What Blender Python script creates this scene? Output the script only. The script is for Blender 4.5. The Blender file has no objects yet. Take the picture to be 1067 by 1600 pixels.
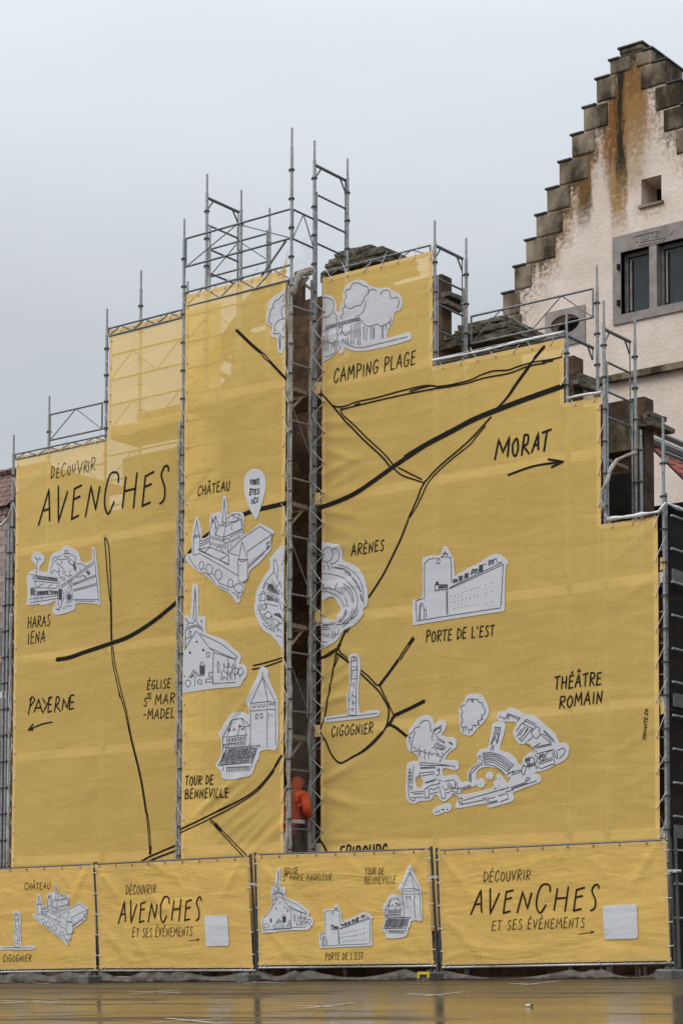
import bpy, bmesh, math, random
from mathutils import Vector, noise
from mathutils.geometry import delaunay_2d_cdt
R = random.Random(7)
sc = bpy.context.scene
# ---------------------------------------------------------------- camera
F_PX, TILT, ROLL, YAW, CY, CX = 3212., .0705, .0023, .651, 1291., 533.5
EYE = Vector((22., -27., .10))
fw = Vector((-math.sin(YAW)*math.cos(TILT), math.cos(YAW)*math.cos(TILT), math.sin(TILT)))
rt = Vector((math.cos(YAW), math.sin(YAW), 0)); up = rt.cross(fw)
RT = math.cos(ROLL)*rt + math.sin(ROLL)*up; UP = -math.sin(ROLL)*rt + math.cos(ROLL)*up
cd = bpy.data.cameras.new('camera'); cam = bpy.data.objects.new('camera', cd); sc.collection.objects.link(cam)
cd.sensor_fit = 'VERTICAL'; cd.sensor_height = 24*1.5; cd.lens = 36*F_PX/1600.; cd.clip_end = 3000; cd.clip_start = .5
cd.shift_y = (CY-800)/1600.
from mathutils import Matrix
m = Matrix((RT, UP, -fw)).transposed().to_4x4(); m.translation = EYE; cam.matrix_world = m
sc.camera = cam
# ---------------------------------------------------------------- world, sun, exposure
SUN_EL, SUN_AZ = math.radians(48), math.radians(205)      # azimuth from +Y clockwise
w = bpy.data.worlds.new('World'); sc.world = w; w.use_nodes = True
nt = w.node_tree; N = nt.nodes; L = nt.links
bg = N['Background']; sky = N.new('ShaderNodeTexSky'); sky.sky_type = 'NISHITA'; sky.sun_disc = False
sky.sun_elevation = SUN_EL; sky.sun_rotation = SUN_AZ; sky.dust_density = 4; sky.air_density = 1.2
tc = N.new('ShaderNodeTexCoord')
mp = N.new('ShaderNodeMapping'); mp.inputs['Scale'].default_value = (1, 1, 2.2); L.new(tc.outputs['Generated'], mp.inputs['Vector'])
nz = N.new('ShaderNodeTexNoise'); nz.inputs['Scale'].default_value = 3.2; nz.inputs['Detail'].default_value = 5; nz.inputs['Roughness'].default_value = .5
L.new(mp.outputs[0], nz.inputs['Vector'])
cr = N.new('ShaderNodeValToRGB'); cr.color_ramp.elements[0].position = .25; cr.color_ramp.elements[1].position = .75
cr.color_ramp.elements[0].color = (4.35, 4.7, 5.0, 1); cr.color_ramp.elements[1].color = (5.1, 5.35, 5.6, 1)
L.new(nz.outputs['Fac'], cr.inputs[0])
# overcast: brighter towards the zenith
sx = N.new('ShaderNodeSeparateXYZ'); L.new(tc.outputs['Generated'], sx.inputs[0])
mr = N.new('ShaderNodeMapRange'); mr.inputs[1].default_value = .3; mr.inputs[2].default_value = 1; mr.inputs[3].default_value = 1.0; mr.inputs[4].default_value = 3.6
L.new(sx.outputs['Z'], mr.inputs[0])
vm = N.new('ShaderNodeVectorMath'); vm.operation = 'SCALE'; L.new(cr.outputs[0], vm.inputs[0]); L.new(mr.outputs[0], vm.inputs['Scale'])
mx = N.new('ShaderNodeMix'); mx.data_type = 'RGBA'; mx.inputs[0].default_value = .9
L.new(sky.outputs[0], mx.inputs[6]); L.new(vm.outputs[0], mx.inputs[7]); L.new(mx.outputs[2], bg.inputs['Color'])
bg.inputs['Strength'].default_value = .1
sd = bpy.data.lights.new('sun', 'SUN'); sd.energy = 1.2; sd.angle = math.radians(25); sd.color = (1, .97, .93)
so = bpy.data.objects.new('sun', sd); sc.collection.objects.link(so)
dsun = Vector((math.sin(SUN_AZ)*math.cos(SUN_EL), math.cos(SUN_AZ)*math.cos(SUN_EL), math.sin(SUN_EL)))
so.rotation_euler = dsun.to_track_quat('Z', 'Y').to_euler(); so.location = (0, -20, 40)
sc.view_settings.view_transform = 'Standard'; sc.view_settings.look = 'None'; sc.view_settings.exposure = .3; sc.view_settings.gamma = 1

# ---------------------------------------------------------------- pixel -> place helpers
def ray(x, y): return fw + RT*((x-CX)/F_PX) - UP*((y-CY)/F_PX)
def atY(x, y, Y):
    d = ray(x, y); return EYE + d*((Y-EYE.y)/d.y)
def atX(x, y, X):
    d = ray(x, y); return EYE + d*((X-EYE.x)/d.x)
# ground: a car park that falls gently towards the viewer
def gz(X, Y): return -.05 + .0105*(X-2) + (.05*(Y+1) if Y < 0 else .05)
def atG(x, y):
    d = ray(x, y)
    # -.05+.0105(X-2)+.05(Y+1) = Z
    k = d.z - .0105*d.x - .05*d.y
    return EYE + d*((-.05+.0105*(EYE.x-2)+.05*(EYE.y+1)-EYE.z)/k)

# ---------------------------------------------------------------- mesh helpers
COL = sc.collection
def tag(o, label=None, cat=None, group=None, kind=None):
    if label: o['label'] = label
    if cat: o['category'] = cat
    if group: o['group'] = group
    if kind: o['kind'] = kind
    return o
def thing(name, loc, label, cat, group=None, kind=None):
    o = bpy.data.objects.new(name, None); COL.objects.link(o); o.location = loc; o.empty_display_size = .3
    return tag(o, label, cat, group, kind)
LOC = {}
def wloc(o):
    v = Vector(o.location)
    while o.parent: o = o.parent; v += Vector(o.location)
    return v
class MB:
    def __init__(s): s.v = []; s.f = []; s.mi = []
    def add(s, vs, fs, mi=0):
        n = len(s.v); s.v += [Vector(p) for p in vs]; s.f += [tuple(i+n for i in q) for q in fs]; s.mi += [mi]*len(fs)
    def box(s, a, b, mi=0):
        x0, x1 = sorted((a[0], b[0])); y0, y1 = sorted((a[1], b[1])); z0, z1 = sorted((a[2], b[2]))
        s.add([(x0,y0,z0),(x1,y0,z0),(x1,y1,z0),(x0,y1,z0),(x0,y0,z1),(x1,y0,z1),(x1,y1,z1),(x0,y1,z1)],
              [(0,3,2,1),(4,5,6,7),(0,1,5,4),(1,2,6,5),(2,3,7,6),(3,0,4,7)], mi)
    def tube(s, pts, r, n=8, mi=0, caps=True):
        pts = [Vector(p) for p in pts]; rr = r if isinstance(r, (list, tuple)) else [r]*len(pts)
        rings = []; prev = None
        for i, p in enumerate(pts):
            t = (pts[min(i+1, len(pts)-1)] - pts[max(i-1, 0)]).normalized()
            a = prev if prev else (Vector((1,0,0)) if abs(t.x) < .8 else Vector((0,1,0)))
            u = (a - t*a.dot(t)).normalized(); prev = u; q = t.cross(u)
            rings.append([p + (u*math.cos(2*math.pi*k/n) + q*math.sin(2*math.pi*k/n))*rr[i] for k in range(n)])
        fs = []
        for i in range(len(pts)-1):
            for k in range(n): fs.append((i*n+k, i*n+(k+1) % n, (i+1)*n+(k+1) % n, (i+1)*n+k))
        if caps: fs += [tuple(range(n-1, -1, -1)), tuple((len(pts)-1)*n+k for k in range(n))]
        s.add([v for rg in rings for v in rg], fs, mi)
    def build(s, name, mats, parent=None, smooth=False):
        if not isinstance(mats, (list, tuple)): mats = [mats]
        if parent: off = wloc(parent)
        else:
            xs = [p.x for p in s.v]; ys = [p.y for p in s.v]; zs = [p.z for p in s.v]
            off = Vector(((min(xs)+max(xs))/2, (min(ys)+max(ys))/2, min(zs)))
        me = bpy.data.meshes.new(name); me.from_pydata([tuple(p-off) for p in s.v], [], s.f)
        for mm in mats: me.materials.append(mm)
        if len(mats) > 1: me.polygons.foreach_set('material_index', s.mi)
        if smooth: me.polygons.foreach_set('use_smooth', [True]*len(me.polygons))
        me.update(); o = bpy.data.objects.new(name, me); COL.objects.link(o)
        if parent: o.parent = parent
        else: o.location = off
        return o
def inside(p, poly):
    c = False; j = len(poly)-1
    for i in range(len(poly)):
        a, b = poly[i], poly[j]
        if (a[1] > p[1]) != (b[1] > p[1]) and p[0] < (b[0]-a[0])*(p[1]-a[1])/(b[1]-a[1])+a[0]: c = not c
        j = i
    return c
def fill2d(outer, holes=(), grid=None):
    """triangles (in 2-D) inside outer and outside holes, with optional inner grid points"""
    vs = []; es = []
    def dens(poly):
        if not grid: return poly
        out = []
        for i, a in enumerate(poly):
            b = poly[(i+1) % len(poly)]; n = max(1, int(math.hypot(b[0]-a[0], b[1]-a[1])/grid))
            out += [(a[0]+(b[0]-a[0])*k/n, a[1]+(b[1]-a[1])*k/n) for k in range(n)]
        return out
    loops = []
    for poly in [outer]+list(holes):
        q = dens(poly); loops.append(q); n0 = len(vs); vs += q
        es += [(n0+i, n0+(i+1) % len(q)) for i in range(len(q))]
    if grid:
        xs = [p[0] for p in outer]; ys = [p[1] for p in outer]
        x = min(xs)+grid*.37
        while x < max(xs):
            y = min(ys)+grid*.41
            while y < max(ys):
                if inside((x, y), outer) and not any(inside((x, y), h) for h in holes): vs.append((x, y))
                y += grid
            x += grid
    rv, re, rf, *_ = delaunay_2d_cdt([Vector(p) for p in vs], es, [], 1, 1e-5)
    fs = []
    for f in rf:
        c = sum((rv[i] for i in f), Vector((0, 0)))/len(f)
        if inside(c, outer) and not any(inside(c, h) for h in holes): fs.append(tuple(f))
    return rv, fs, loops
def slab(mb, outer, holes, Y0, Y1, mi=0, mi_side=None):
    """extrude an (X,Z) polygon with holes from Y0 (front) to Y1 (back)"""
    rv, fs, loops = fill2d(outer, holes)
    fr = []
    for f in fs:
        a, b, c = rv[f[0]], rv[f[1]], rv[f[2]]
        fr.append(f if (b-a).cross(c-a) > 0 else tuple(reversed(f)))
    mb.add([(p.x, Y0, p.y) for p in rv], fr, mi)
    mb.add([(p.x, Y1, p.y) for p in rv], [tuple(reversed(f)) for f in fr], mi)
    for lp in loops:
        n = len(lp)
        ar = sum(lp[i][0]*lp[(i+1) % n][1]-lp[(i+1) % n][0]*lp[i][1] for i in range(n))
        flip = (ar > 0) != (lp is loops[0])
        vs = [(p[0], Y0, p[1]) for p in lp]+[(p[0], Y1, p[1]) for p in lp]
        q = [(i, i+n, (i+1) % n+n, (i+1) % n) for i in range(n)]
        mb.add(vs, [tuple(reversed(t)) for t in q] if flip else q, mi if mi_side is None else mi_side)

# ---------------------------------------------------------------- materials
def mat(name): 
    mm = bpy.data.materials.new(name); mm.use_nodes = True; return mm, mm.node_tree.nodes, mm.node_tree.links
def noisy(name, c1, c2, scale=8, rough=.8, bump=0, bscale=60, metal=0, detail=6, stretch=None, spec=.3, bdist=.01, pos=(.32, .7)):
    mm, n, l = mat(name); p = n['Principled BSDF']; p.inputs['Roughness'].default_value = rough; p.inputs['Metallic'].default_value = metal
    p.inputs['Specular IOR Level'].default_value = spec
    g = n.new('ShaderNodeNewGeometry'); v = g.outputs['Position']
    if stretch:
        q = n.new('ShaderNodeMapping'); q.inputs['Scale'].default_value = stretch; l.new(v, q.inputs[0]); v = q.outputs[0]
    t = n.new('ShaderNodeTexNoise'); t.inputs['Scale'].default_value = scale; t.inputs['Detail'].default_value = detail; t.inputs['Roughness'].default_value = .6
    l.new(v, t.inputs['Vector'])
    r = n.new('ShaderNodeValToRGB'); r.color_ramp.elements[0].position = pos[0]; r.color_ramp.elements[1].position = pos[1]
    r.color_ramp.elements[0].color = (*c1, 1); r.color_ramp.elements[1].color = (*c2, 1)
    l.new(t.outputs['Fac'], r.inputs[0]); l.new(r.outputs[0], p.inputs['Base Color'])
    if bump:
        b = n.new('ShaderNodeBump'); b.inputs['Strength'].default_value = bump; b.inputs['Distance'].default_value = bdist
        t2 = n.new('ShaderNodeTexNoise'); t2.inputs['Scale'].default_value = bscale; t2.inputs['Detail'].default_value = 5
        l.new(g.outputs['Position'], t2.inputs['Vector']); l.new(t2.outputs['Fac'], b.inputs['Height']); l.new(b.outputs[0], p.inputs['Normal'])
    return mm
def fabric(name, col, clear, transl, weave=.5, var=.06, fold=.35):
    """printed mesh: diffuse + light coming through + open weave"""
    mm, n, l = mat(name); n.remove(n['Principled BSDF']); out = n['Material Output']
    g = n.new('ShaderNodeNewGeometry')
    t = n.new('ShaderNodeTexNoise'); t.inputs['Scale'].default_value = 1.3; t.inputs['Detail'].default_value = 8; t.inputs['Roughness'].default_value = .65; l.new(g.outputs['Position'], t.inputs['Vector'])
    r = n.new('ShaderNodeValToRGB'); r.color_ramp.elements[0].position = .3; r.color_ramp.elements[1].position = .7
    r.color_ramp.elements[0].color = tuple(c*(1-var) for c in col)+(1,); r.color_ramp.elements[1].color = tuple(min(1, c*(1+var)) for c in col)+(1,)
    l.new(t.outputs['Fac'], r.inputs[0])
    # weave: fine threads both ways
    mp = n.new('ShaderNodeMapping'); mp.inputs['Scale'].default_value = (1, 1, .12); l.new(g.outputs['Position'], mp.inputs[0])
    w1 = n.new('ShaderNodeTexNoise'); w1.inputs['Scale'].default_value = 55; w1.inputs['Detail'].default_value = 2; l.new(mp.outputs[0], w1.inputs['Vector'])
    mp2 = n.new('ShaderNodeMapping'); mp2.inputs['Scale'].default_value = (.12, .12, 1); l.new(g.outputs['Position'], mp2.inputs[0])
    w2 = n.new('ShaderNodeTexNoise'); w2.inputs['Scale'].default_value = 50; w2.inputs['Detail'].default_value = 2; l.new(mp2.outputs[0], w2.inputs['Vector'])
    ad = n.new('ShaderNodeMath'); l.new(w1.outputs['Fac'], ad.inputs[0]); l.new(w2.outputs['Fac'], ad.inputs[1])
    md = n.new('ShaderNodeMapRange'); md.inputs[1].default_value = .7; md.inputs[2].default_value = 1.3; md.inputs[3].default_value = 1-.16*weave; md.inputs[4].default_value = 1+.16*weave
    l.new(ad.outputs[0], md.inputs[0])
    sc_ = n.new('ShaderNodeVectorMath'); sc_.operation = 'SCALE'; l.new(r.outputs[0], sc_.inputs[0]); l.new(md.outputs[0], sc_.inputs['Scale'])
    # creases: soft, slanted, plus fine weave relief
    mp3 = n.new('ShaderNodeMapping'); mp3.inputs['Rotation'].default_value = (0, .5, 0); mp3.inputs['Scale'].default_value = (.7, .7, 2.6); l.new(g.outputs['Position'], mp3.inputs[0])
    fo = n.new('ShaderNodeTexNoise'); fo.inputs['Scale'].default_value = 1.1; fo.inputs['Detail'].default_value = 3; fo.inputs['Distortion'].default_value = .7; l.new(mp3.outputs[0], fo.inputs['Vector'])
    b1 = n.new('ShaderNodeBump'); b1.inputs['Strength'].default_value = fold; b1.inputs['Distance'].default_value = .06; l.new(fo.outputs['Fac'], b1.inputs['Height'])
    b2 = n.new('ShaderNodeBump'); b2.inputs['Strength'].default_value = .25; b2.inputs['Distance'].default_value = .003; l.new(ad.outputs[0], b2.inputs['Height']); l.new(b1.outputs[0], b2.inputs['Normal'])
    d = n.new('ShaderNodeBsdfDiffuse'); l.new(sc_.outputs[0], d.inputs['Color']); l.new(b2.outputs[0], d.inputs['Normal'])
    tl = n.new('ShaderNodeBsdfTranslucent'); l.new(sc_.outputs[0], tl.inputs['Color']); l.new(b2.outputs[0], tl.inputs['Normal'])
    m1 = n.new('ShaderNodeMixShader'); m1.inputs[0].default_value = transl; l.new(d.outputs[0], m1.inputs[1]); l.new(tl.outputs[0], m1.inputs[2])
    if clear:
        tp = n.new('ShaderNodeBsdfTransparent'); m2 = n.new('ShaderNodeMixShader'); m2.inputs[0].default_value = clear
        l.new(m1.outputs[0], m2.inputs[1]); l.new(tp.outputs[0], m2.inputs[2]); l.new(m2.outputs[0], out.inputs[0])
    else: l.new(m1.outputs[0], out.inputs[0])
    return mm
M = {}
M['yellow'] = fabric('yellow_mesh_banner', (.875, .605, .19), .23, .27, weave=.3, fold=.33)
M['yellow_hem'] = fabric('yellow_banner_hem', (.80, .555, .215), .08, .16, weave=.3)
M['yellow_fence'] = fabric('yellow_fence_banner', (.755, .502, .152), .03, .08, weave=.35, fold=.7)
M['white_print'] = fabric('white_print', (.64, .65, .70), .05, .15, weave=.35, var=.02, fold=.25)
M['white_fence'] = fabric('white_print_fence', (.66, .67, .70), 0, .05, weave=.3, var=.02, fold=.4)
M['ink'] = noisy('black_print_ink', (.012, .011, .010), (.022, .020, .018), 30, .9, spec=.1)
M['ink_line'] = noisy('thin_print_line', (.045, .047, .06), (.09, .09, .11), 30, .9, spec=.1)
M['ink_brown'] = noisy('dark_brown_print_ink', (.02, .013, .008), (.035, .024, .015), 30, .9, spec=.1)
M['steel'] = noisy('galvanised_steel', (.20, .205, .21), (.42, .425, .43), 22, .5, metal=.55, bump=.15, bscale=90, bdist=.004)
M['coupler'] = noisy('dark_coupler_steel', (.04, .04, .042), (.10, .10, .105), 30, .6, metal=.4)
M['rail'] = noisy('rail_steel', (.11, .115, .12), (.24, .245, .25), 25, .5, metal=.5)
M['fence_steel'] = noisy('fence_tube_steel', (.06, .062, .062), (.15, .15, .15), 22, .45, metal=.4)
M['fence_bright'] = noisy('bright_zinc_tube', (.42, .43, .44), (.62, .63, .64), 25, .4, metal=.5)
M['plank'] = noisy('weathered_plank', (.16, .12, .085), (.33, .26, .19), 6, .85, .4, 40, stretch=(1, 8, 8))
M['toe'] = noisy('pale_toe_board', (.58, .53, .43), (.7, .65, .55), 5, .8, stretch=(.4, 6, 6))
M['net'] = noisy('rolled_net_cloth', (.21, .19, .16), (.50, .465, .405), 14, .95, 1, 35, stretch=(1.5, 1.5, .35), bdist=.03)
M['netw'] = noisy('white_rolled_net', (.55, .55, .55), (.78, .78, .77), 16, .95, .6, 60)
M['cord'] = noisy('pale_cord', (.55, .55, .52), (.75, .75, .72), 40, .8)
def sheer(name, col, clear, holes=90):
    mm, n, l = mat(name); n.remove(n['Principled BSDF'])
    g = n.new('ShaderNodeNewGeometry'); t = n.new('ShaderNodeTexNoise'); t.inputs['Scale'].default_value = 3; t.inputs['Detail'].default_value = 6; l.new(g.outputs['Position'], t.inputs[0])
    mr = n.new('ShaderNodeMapRange'); mr.inputs[1].default_value = .3; mr.inputs[2].default_value = .7; mr.inputs[3].default_value = clear-.1; mr.inputs[4].default_value = min(1, clear+.08); l.new(t.outputs['Fac'], mr.inputs[0])
    d = n.new('ShaderNodeBsdfDiffuse'); d.inputs[0].default_value = (*col, 1); tl = n.new('ShaderNodeBsdfTranslucent'); tl.inputs[0].default_value = (*col, 1)
    m1 = n.new('ShaderNodeMixShader'); m1.inputs[0].default_value = .35; l.new(d.outputs[0], m1.inputs[1]); l.new(tl.outputs[0], m1.inputs[2])
    tp = n.new('ShaderNodeBsdfTransparent'); m2 = n.new('ShaderNodeMixShader'); l.new(mr.outputs[0], m2.inputs[0]); l.new(m1.outputs[0], m2.inputs[1]); l.new(tp.outputs[0], m2.inputs[2])
    l.new(m2.outputs[0], n['Material Output'].inputs[0]); return mm
M['gauze'] = sheer('pale_debris_gauze', (.33, .31, .285), .82)
M['gauze_thin'] = sheer('thin_torn_gauze', (.5, .48, .45), .93)
M['gauze2'] = sheer('pale_side_gauze', (.55, .50, .48), .62)
M['dark_net'] = sheer('dark_debris_net', (.05, .05, .05), .42)
def masonry(name, c1, c2, mort, scale=2.6, w=.55, h=.28):
    mm, n, l = mat(name); p = n['Principled BSDF']; p.inputs['Roughness'].default_value = .9; p.inputs['Specular IOR Level'].default_value = .15
    g = n.new('ShaderNodeNewGeometry'); sp = n.new('ShaderNodeSeparateXYZ'); l.new(g.outputs['Position'], sp.inputs[0])
    ad = n.new('ShaderNodeMath'); l.new(sp.outputs['X'], ad.inputs[0]); l.new(sp.outputs['Y'], ad.inputs[1])
    cb = n.new('ShaderNodeCombineXYZ'); l.new(ad.outputs[0], cb.inputs[0]); l.new(sp.outputs['Z'], cb.inputs[1])
    dn = n.new('ShaderNodeTexNoise'); dn.inputs['Scale'].default_value = 3.5; l.new(g.outputs['Position'], dn.inputs[0])
    mxv = n.new('ShaderNodeMix'); mxv.data_type = 'VECTOR'; mxv.inputs[0].default_value = .2; l.new(cb.outputs[0], mxv.inputs[4]); l.new(dn.outputs['Color'], mxv.inputs[5])
    bk = n.new('ShaderNodeTexBrick'); bk.inputs['Scale'].default_value = 1; bk.inputs['Brick Width'].default_value = w; bk.squash = .7; bk.squash_frequency = 3; bk.offset_frequency = 3; bk.inputs['Row Height'].default_value = h; bk.inputs['Mortar Size'].default_value = .012; bk.inputs['Mortar Smooth'].default_value = .4
    bk.inputs['Color1'].default_value = (*c1, 1); bk.inputs['Color2'].default_value = (*c2, 1); bk.inputs['Mortar'].default_value = (*mort, 1); l.new(mxv.outputs[1], bk.inputs[0])
    t = n.new('ShaderNodeTexNoise'); t.inputs['Scale'].default_value = 5; t.inputs['Detail'].default_value = 8; l.new(g.outputs['Position'], t.inputs[0])
    mr = n.new('ShaderNodeMapRange'); mr.inputs[1].default_value = .25; mr.inputs[2].default_value = .75; mr.inputs[3].default_value = .45; mr.inputs[4].default_value = 1.4; l.new(t.outputs['Fac'], mr.inputs[0])
    s = n.new('ShaderNodeVectorMath'); s.operation = 'SCALE'; l.new(bk.outputs['Color'], s.inputs[0]); l.new(mr.outputs[0], s.inputs['Scale']); l.new(s.outputs[0], p.inputs['Base Color'])
    b = n.new('ShaderNodeBump'); b.inputs['Strength'].default_value = .8; b.inputs['Distance'].default_value = .03
    sb = n.new('ShaderNodeMath'); sb.operation = 'SUBTRACT'; l.new(t.outputs['Fac'], sb.inputs[0]); l.new(bk.outputs['Fac'], sb.inputs[1]); l.new(sb.outputs[0], b.inputs['Height']); l.new(b.outputs[0], p.inputs['Normal'])
    return mm
M['rubble'] = masonry('old_rubble_stone', (.115, .073, .045), (.06, .04, .028), (.075, .056, .04), w=.42, h=.24)
M['cap'] = noisy('mossy_cap_stone', (.045, .038, .028), (.21, .18, .135), 5, .95, 1, 14, bdist=.06)
M['step'] = noisy('weathered_step_sandstone', (.04, .028, .016), (.31, .25, .175), 1.7, .9, .6, 25, bdist=.02, pos=(.42, .68), stretch=(1, 1, .55))
M['surround'] = noisy('grey_sandstone', (.20, .175, .165), (.33, .295, .275), 3, .85, .4, 30, bdist=.01)
M['coping'] = noisy('dark_coping_slab', (.035, .033, .03), (.09, .085, .078), 6, .8, .4, 30)
M['dark_frame'] = noisy('grey_window_frame', (.12, .115, .11), (.2, .19, .18), 8, .6)
M['void'] = noisy('iron_and_shade_black', (.008, .008, .008), (.02, .019, .018), 4, .95)  # near-black for iron hooks, and for shade and unlit depth painted in
M['glass'] = noisy('dim_window_glass', (.012, .018, .02), (.035, .045, .048), 1.5, .12, spec=.5)
def plaster():
    """old lime render with rust and algae runs of fixed place (world X, Z)"""
    mm, n, l = mat('stained_plaster'); p = n['Principled BSDF']; p.inputs['Roughness'].default_value = .95; p.inputs['Specular IOR Level'].default_value = .1
    g = n.new('ShaderNodeNewGeometry'); sp = n.new('ShaderNodeSeparateXYZ'); l.new(g.outputs['Position'], sp.inputs[0])
    t = n.new('ShaderNodeTexNoise'); t.inputs['Scale'].default_value = 1.1; t.inputs['Detail'].default_value = 8; t.inputs['Roughness'].default_value = .65; l.new(g.outputs['Position'], t.inputs[0])
    r = n.new('ShaderNodeValToRGB'); r.color_ramp.elements[0].position = .3; r.color_ramp.elements[1].position = .68
    r.color_ramp.elements[0].color = (.60, .495, .42, 1); r.color_ramp.elements[1].color = (.755, .65, .58, 1); l.new(t.outputs['Fac'], r.inputs[0])
    col = r.outputs[0]
    mp = n.new('ShaderNodeMapping'); mp.inputs['Scale'].default_value = (1, 1, .16); l.new(g.outputs['Position'], mp.inputs[0])
    sn = n.new('ShaderNodeTexNoise'); sn.inputs['Scale'].default_value = 4.5; sn.inputs['Detail'].default_value = 7; sn.inputs['Roughness'].default_value = .7; l.new(mp.outputs[0], sn.inputs[0])
    fn = n.new('ShaderNodeTexNoise'); fn.inputs['Scale'].default_value = 9; fn.inputs['Detail'].default_value = 6; fn.inputs['Roughness'].default_value = .7; l.new(g.outputs['Position'], fn.inputs[0])
    def math_(op, a, b=None, c=None):
        q = n.new('ShaderNodeMath'); q.operation = op
        for i, x in enumerate((a, b, c)):
            if x is None: continue
            if isinstance(x, (int, float)): q.inputs[i].default_value = x
            else: l.new(x, q.inputs[i])
        return q.outputs[0]
    def ramp(v, a, b, c=0, d=1):
        q = n.new('ShaderNodeMapRange'); q.interpolation_type = 'SMOOTHSTEP'; l.new(v, q.inputs[0])
        for i, x in enumerate((a, b, c, d)): q.inputs[i+1].default_value = x
        return q.outputs[0]
    wob = math_('MULTIPLY', math_('SUBTRACT', sn.outputs['Fac'], .5), .55)
    X = math_('ADD', sp.outputs['X'], wob)
    Zw = math_('ADD', sp.outputs['Z'], math_('MULTIPLY', math_('SUBTRACT', fn.outputs['Fac'], .5), 1.3))
    def run(px, half, y0, y1, colr, k, fade=1.2, lo=.42):
        nonlocal col
        c = atY(px, (y0+y1)/2, YG); zt = atY(px, y0, YG).z; zb = atY(px, y1, YG).z
        d = math_('ABSOLUTE', math_('SUBTRACT', X, c.x))
        a = math_('MULTIPLY', ramp(d, half*1.35, half*.45), ramp(Zw, zb, zb+fade)); a = math_('MULTIPLY', a, ramp(Zw, zt+.15, zt-.1))
        a = math_('MULTIPLY', a, ramp(fn.outputs['Fac'], lo-.18, lo+.22, .45, 1)); a = math_('MULTIPLY', a, k)
        q = n.new('ShaderNodeMix'); q.data_type = 'RGBA'; l.new(a, q.inputs[0]); l.new(col, q.inputs[6]); q.inputs[7].default_value = (*colr, 1); col = q.outputs[2]
    # grime washed down from the stepped edge
    a1 = atY(640+783/2.499, 40+140/2.499, YG); a2 = atY(640+365/2.499, 40+1050/2.499, YG); xm = atY(985, 72, YG).x
    nrm = Vector((a1.z-a2.z, 0, -(a1.x-a2.x))).normalized()
    if nrm.x < 0: nrm = -nrm
    hx = math_('SUBTRACT', xm, math_('ABSOLUTE', math_('SUBTRACT', xm, X)))
    dd = math_('ADD', math_('MULTIPLY', math_('SUBTRACT', hx, a2.x), nrm.x), math_('MULTIPLY', math_('SUBTRACT', Zw, a2.z), nrm.z))
    ga = math_('MULTIPLY', ramp(dd, 1.25, .45), ramp(fn.outputs['Fac'], .44, .60, 0, .85))
    gq = n.new('ShaderNodeMix'); gq.data_type = 'RGBA'; l.new(ga, gq.inputs[0]); l.new(col, gq.inputs[6]); gq.inputs[7].default_value = (.17, .11, .055, 1); col = gq.outputs[2]
    rust = (.23, .115, .04); dark = (.03, .026, .02); och = (.32, .19, .075)
    run(985, .46, 90, 262, rust, 1.1, 1.4, .35); run(986, .36, 150, 310, och, .8)
    run(960, .30, 135, 335, (.20, .09, .028), 1.1, 1.6, .35); run(965, .22, 260, 382, och, .95, 1, .35)
    run(968, .10, 105, 325, dark, 1.1, 1.4, .25)
    run(984, .5, 78, 118, dark, .95, .5, .3)
    run(913, .20, 232, 375, (.09, .055, .028), 1.15, 1.1, .2); run(903, .45, 225, 300, rust, .95, 1, .35)
    run(890, .5, 262, 335, och, .9, .9, .38); run(868, .45, 325, 400, och, .75, .8, .4); run(845, .4, 390, 425, rust, .8, .5, .4)
    run(993, .2, 262, 320, och, .55, .9); run(1018, .42, 318, 342, rust, .75, .45)
    for i_, (sx_, sy_) in enumerate(((930, 205), (915, 245), (896, 292), (876, 334), (858, 375), (842, 415))): run(sx_+8, .42, sy_-14, sy_+34, (rust, och, rust, och, rust, och)[i_], .8, .8, .42); run(sx_+3, .25, sy_-10, sy_+16, dark, .9, .4, .42)
    run(1035, .5, 170, 240, och, .35, .8); run(1055, .35, 205, 232, dark, .6, .4); run(1030, .35, 130, 160, (.2, .17, .11), .5, .4)
    run(1000, 1.6, 497, 520, och, .35, .5); run(920, .45, 600, 655, rust, .7, .7); run(968, .2, 580, 640, (.3, .21, .12), .5, .8); run(1050, .6, 575, 625, och, .3, .7)
    l.new(col, p.inputs['Base Color'])
    b = n.new('ShaderNodeBump'); b.inputs['Strength'].default_value = .75; b.inputs['Distance'].default_value = .026
    t2 = n.new('ShaderNodeTexNoise'); t2.inputs['Scale'].default_value = 11; t2.inputs['Detail'].default_value = 6; t2.inputs['Roughness'].default_value = .7; l.new(g.outputs['Position'], t2.inputs[0]); l.new(t2.outputs['Fac'], b.inputs['Height']); l.new(b.outputs[0], p.inputs['Normal'])
    return mm
YG = 12.
M['plaster'] = plaster()
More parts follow.
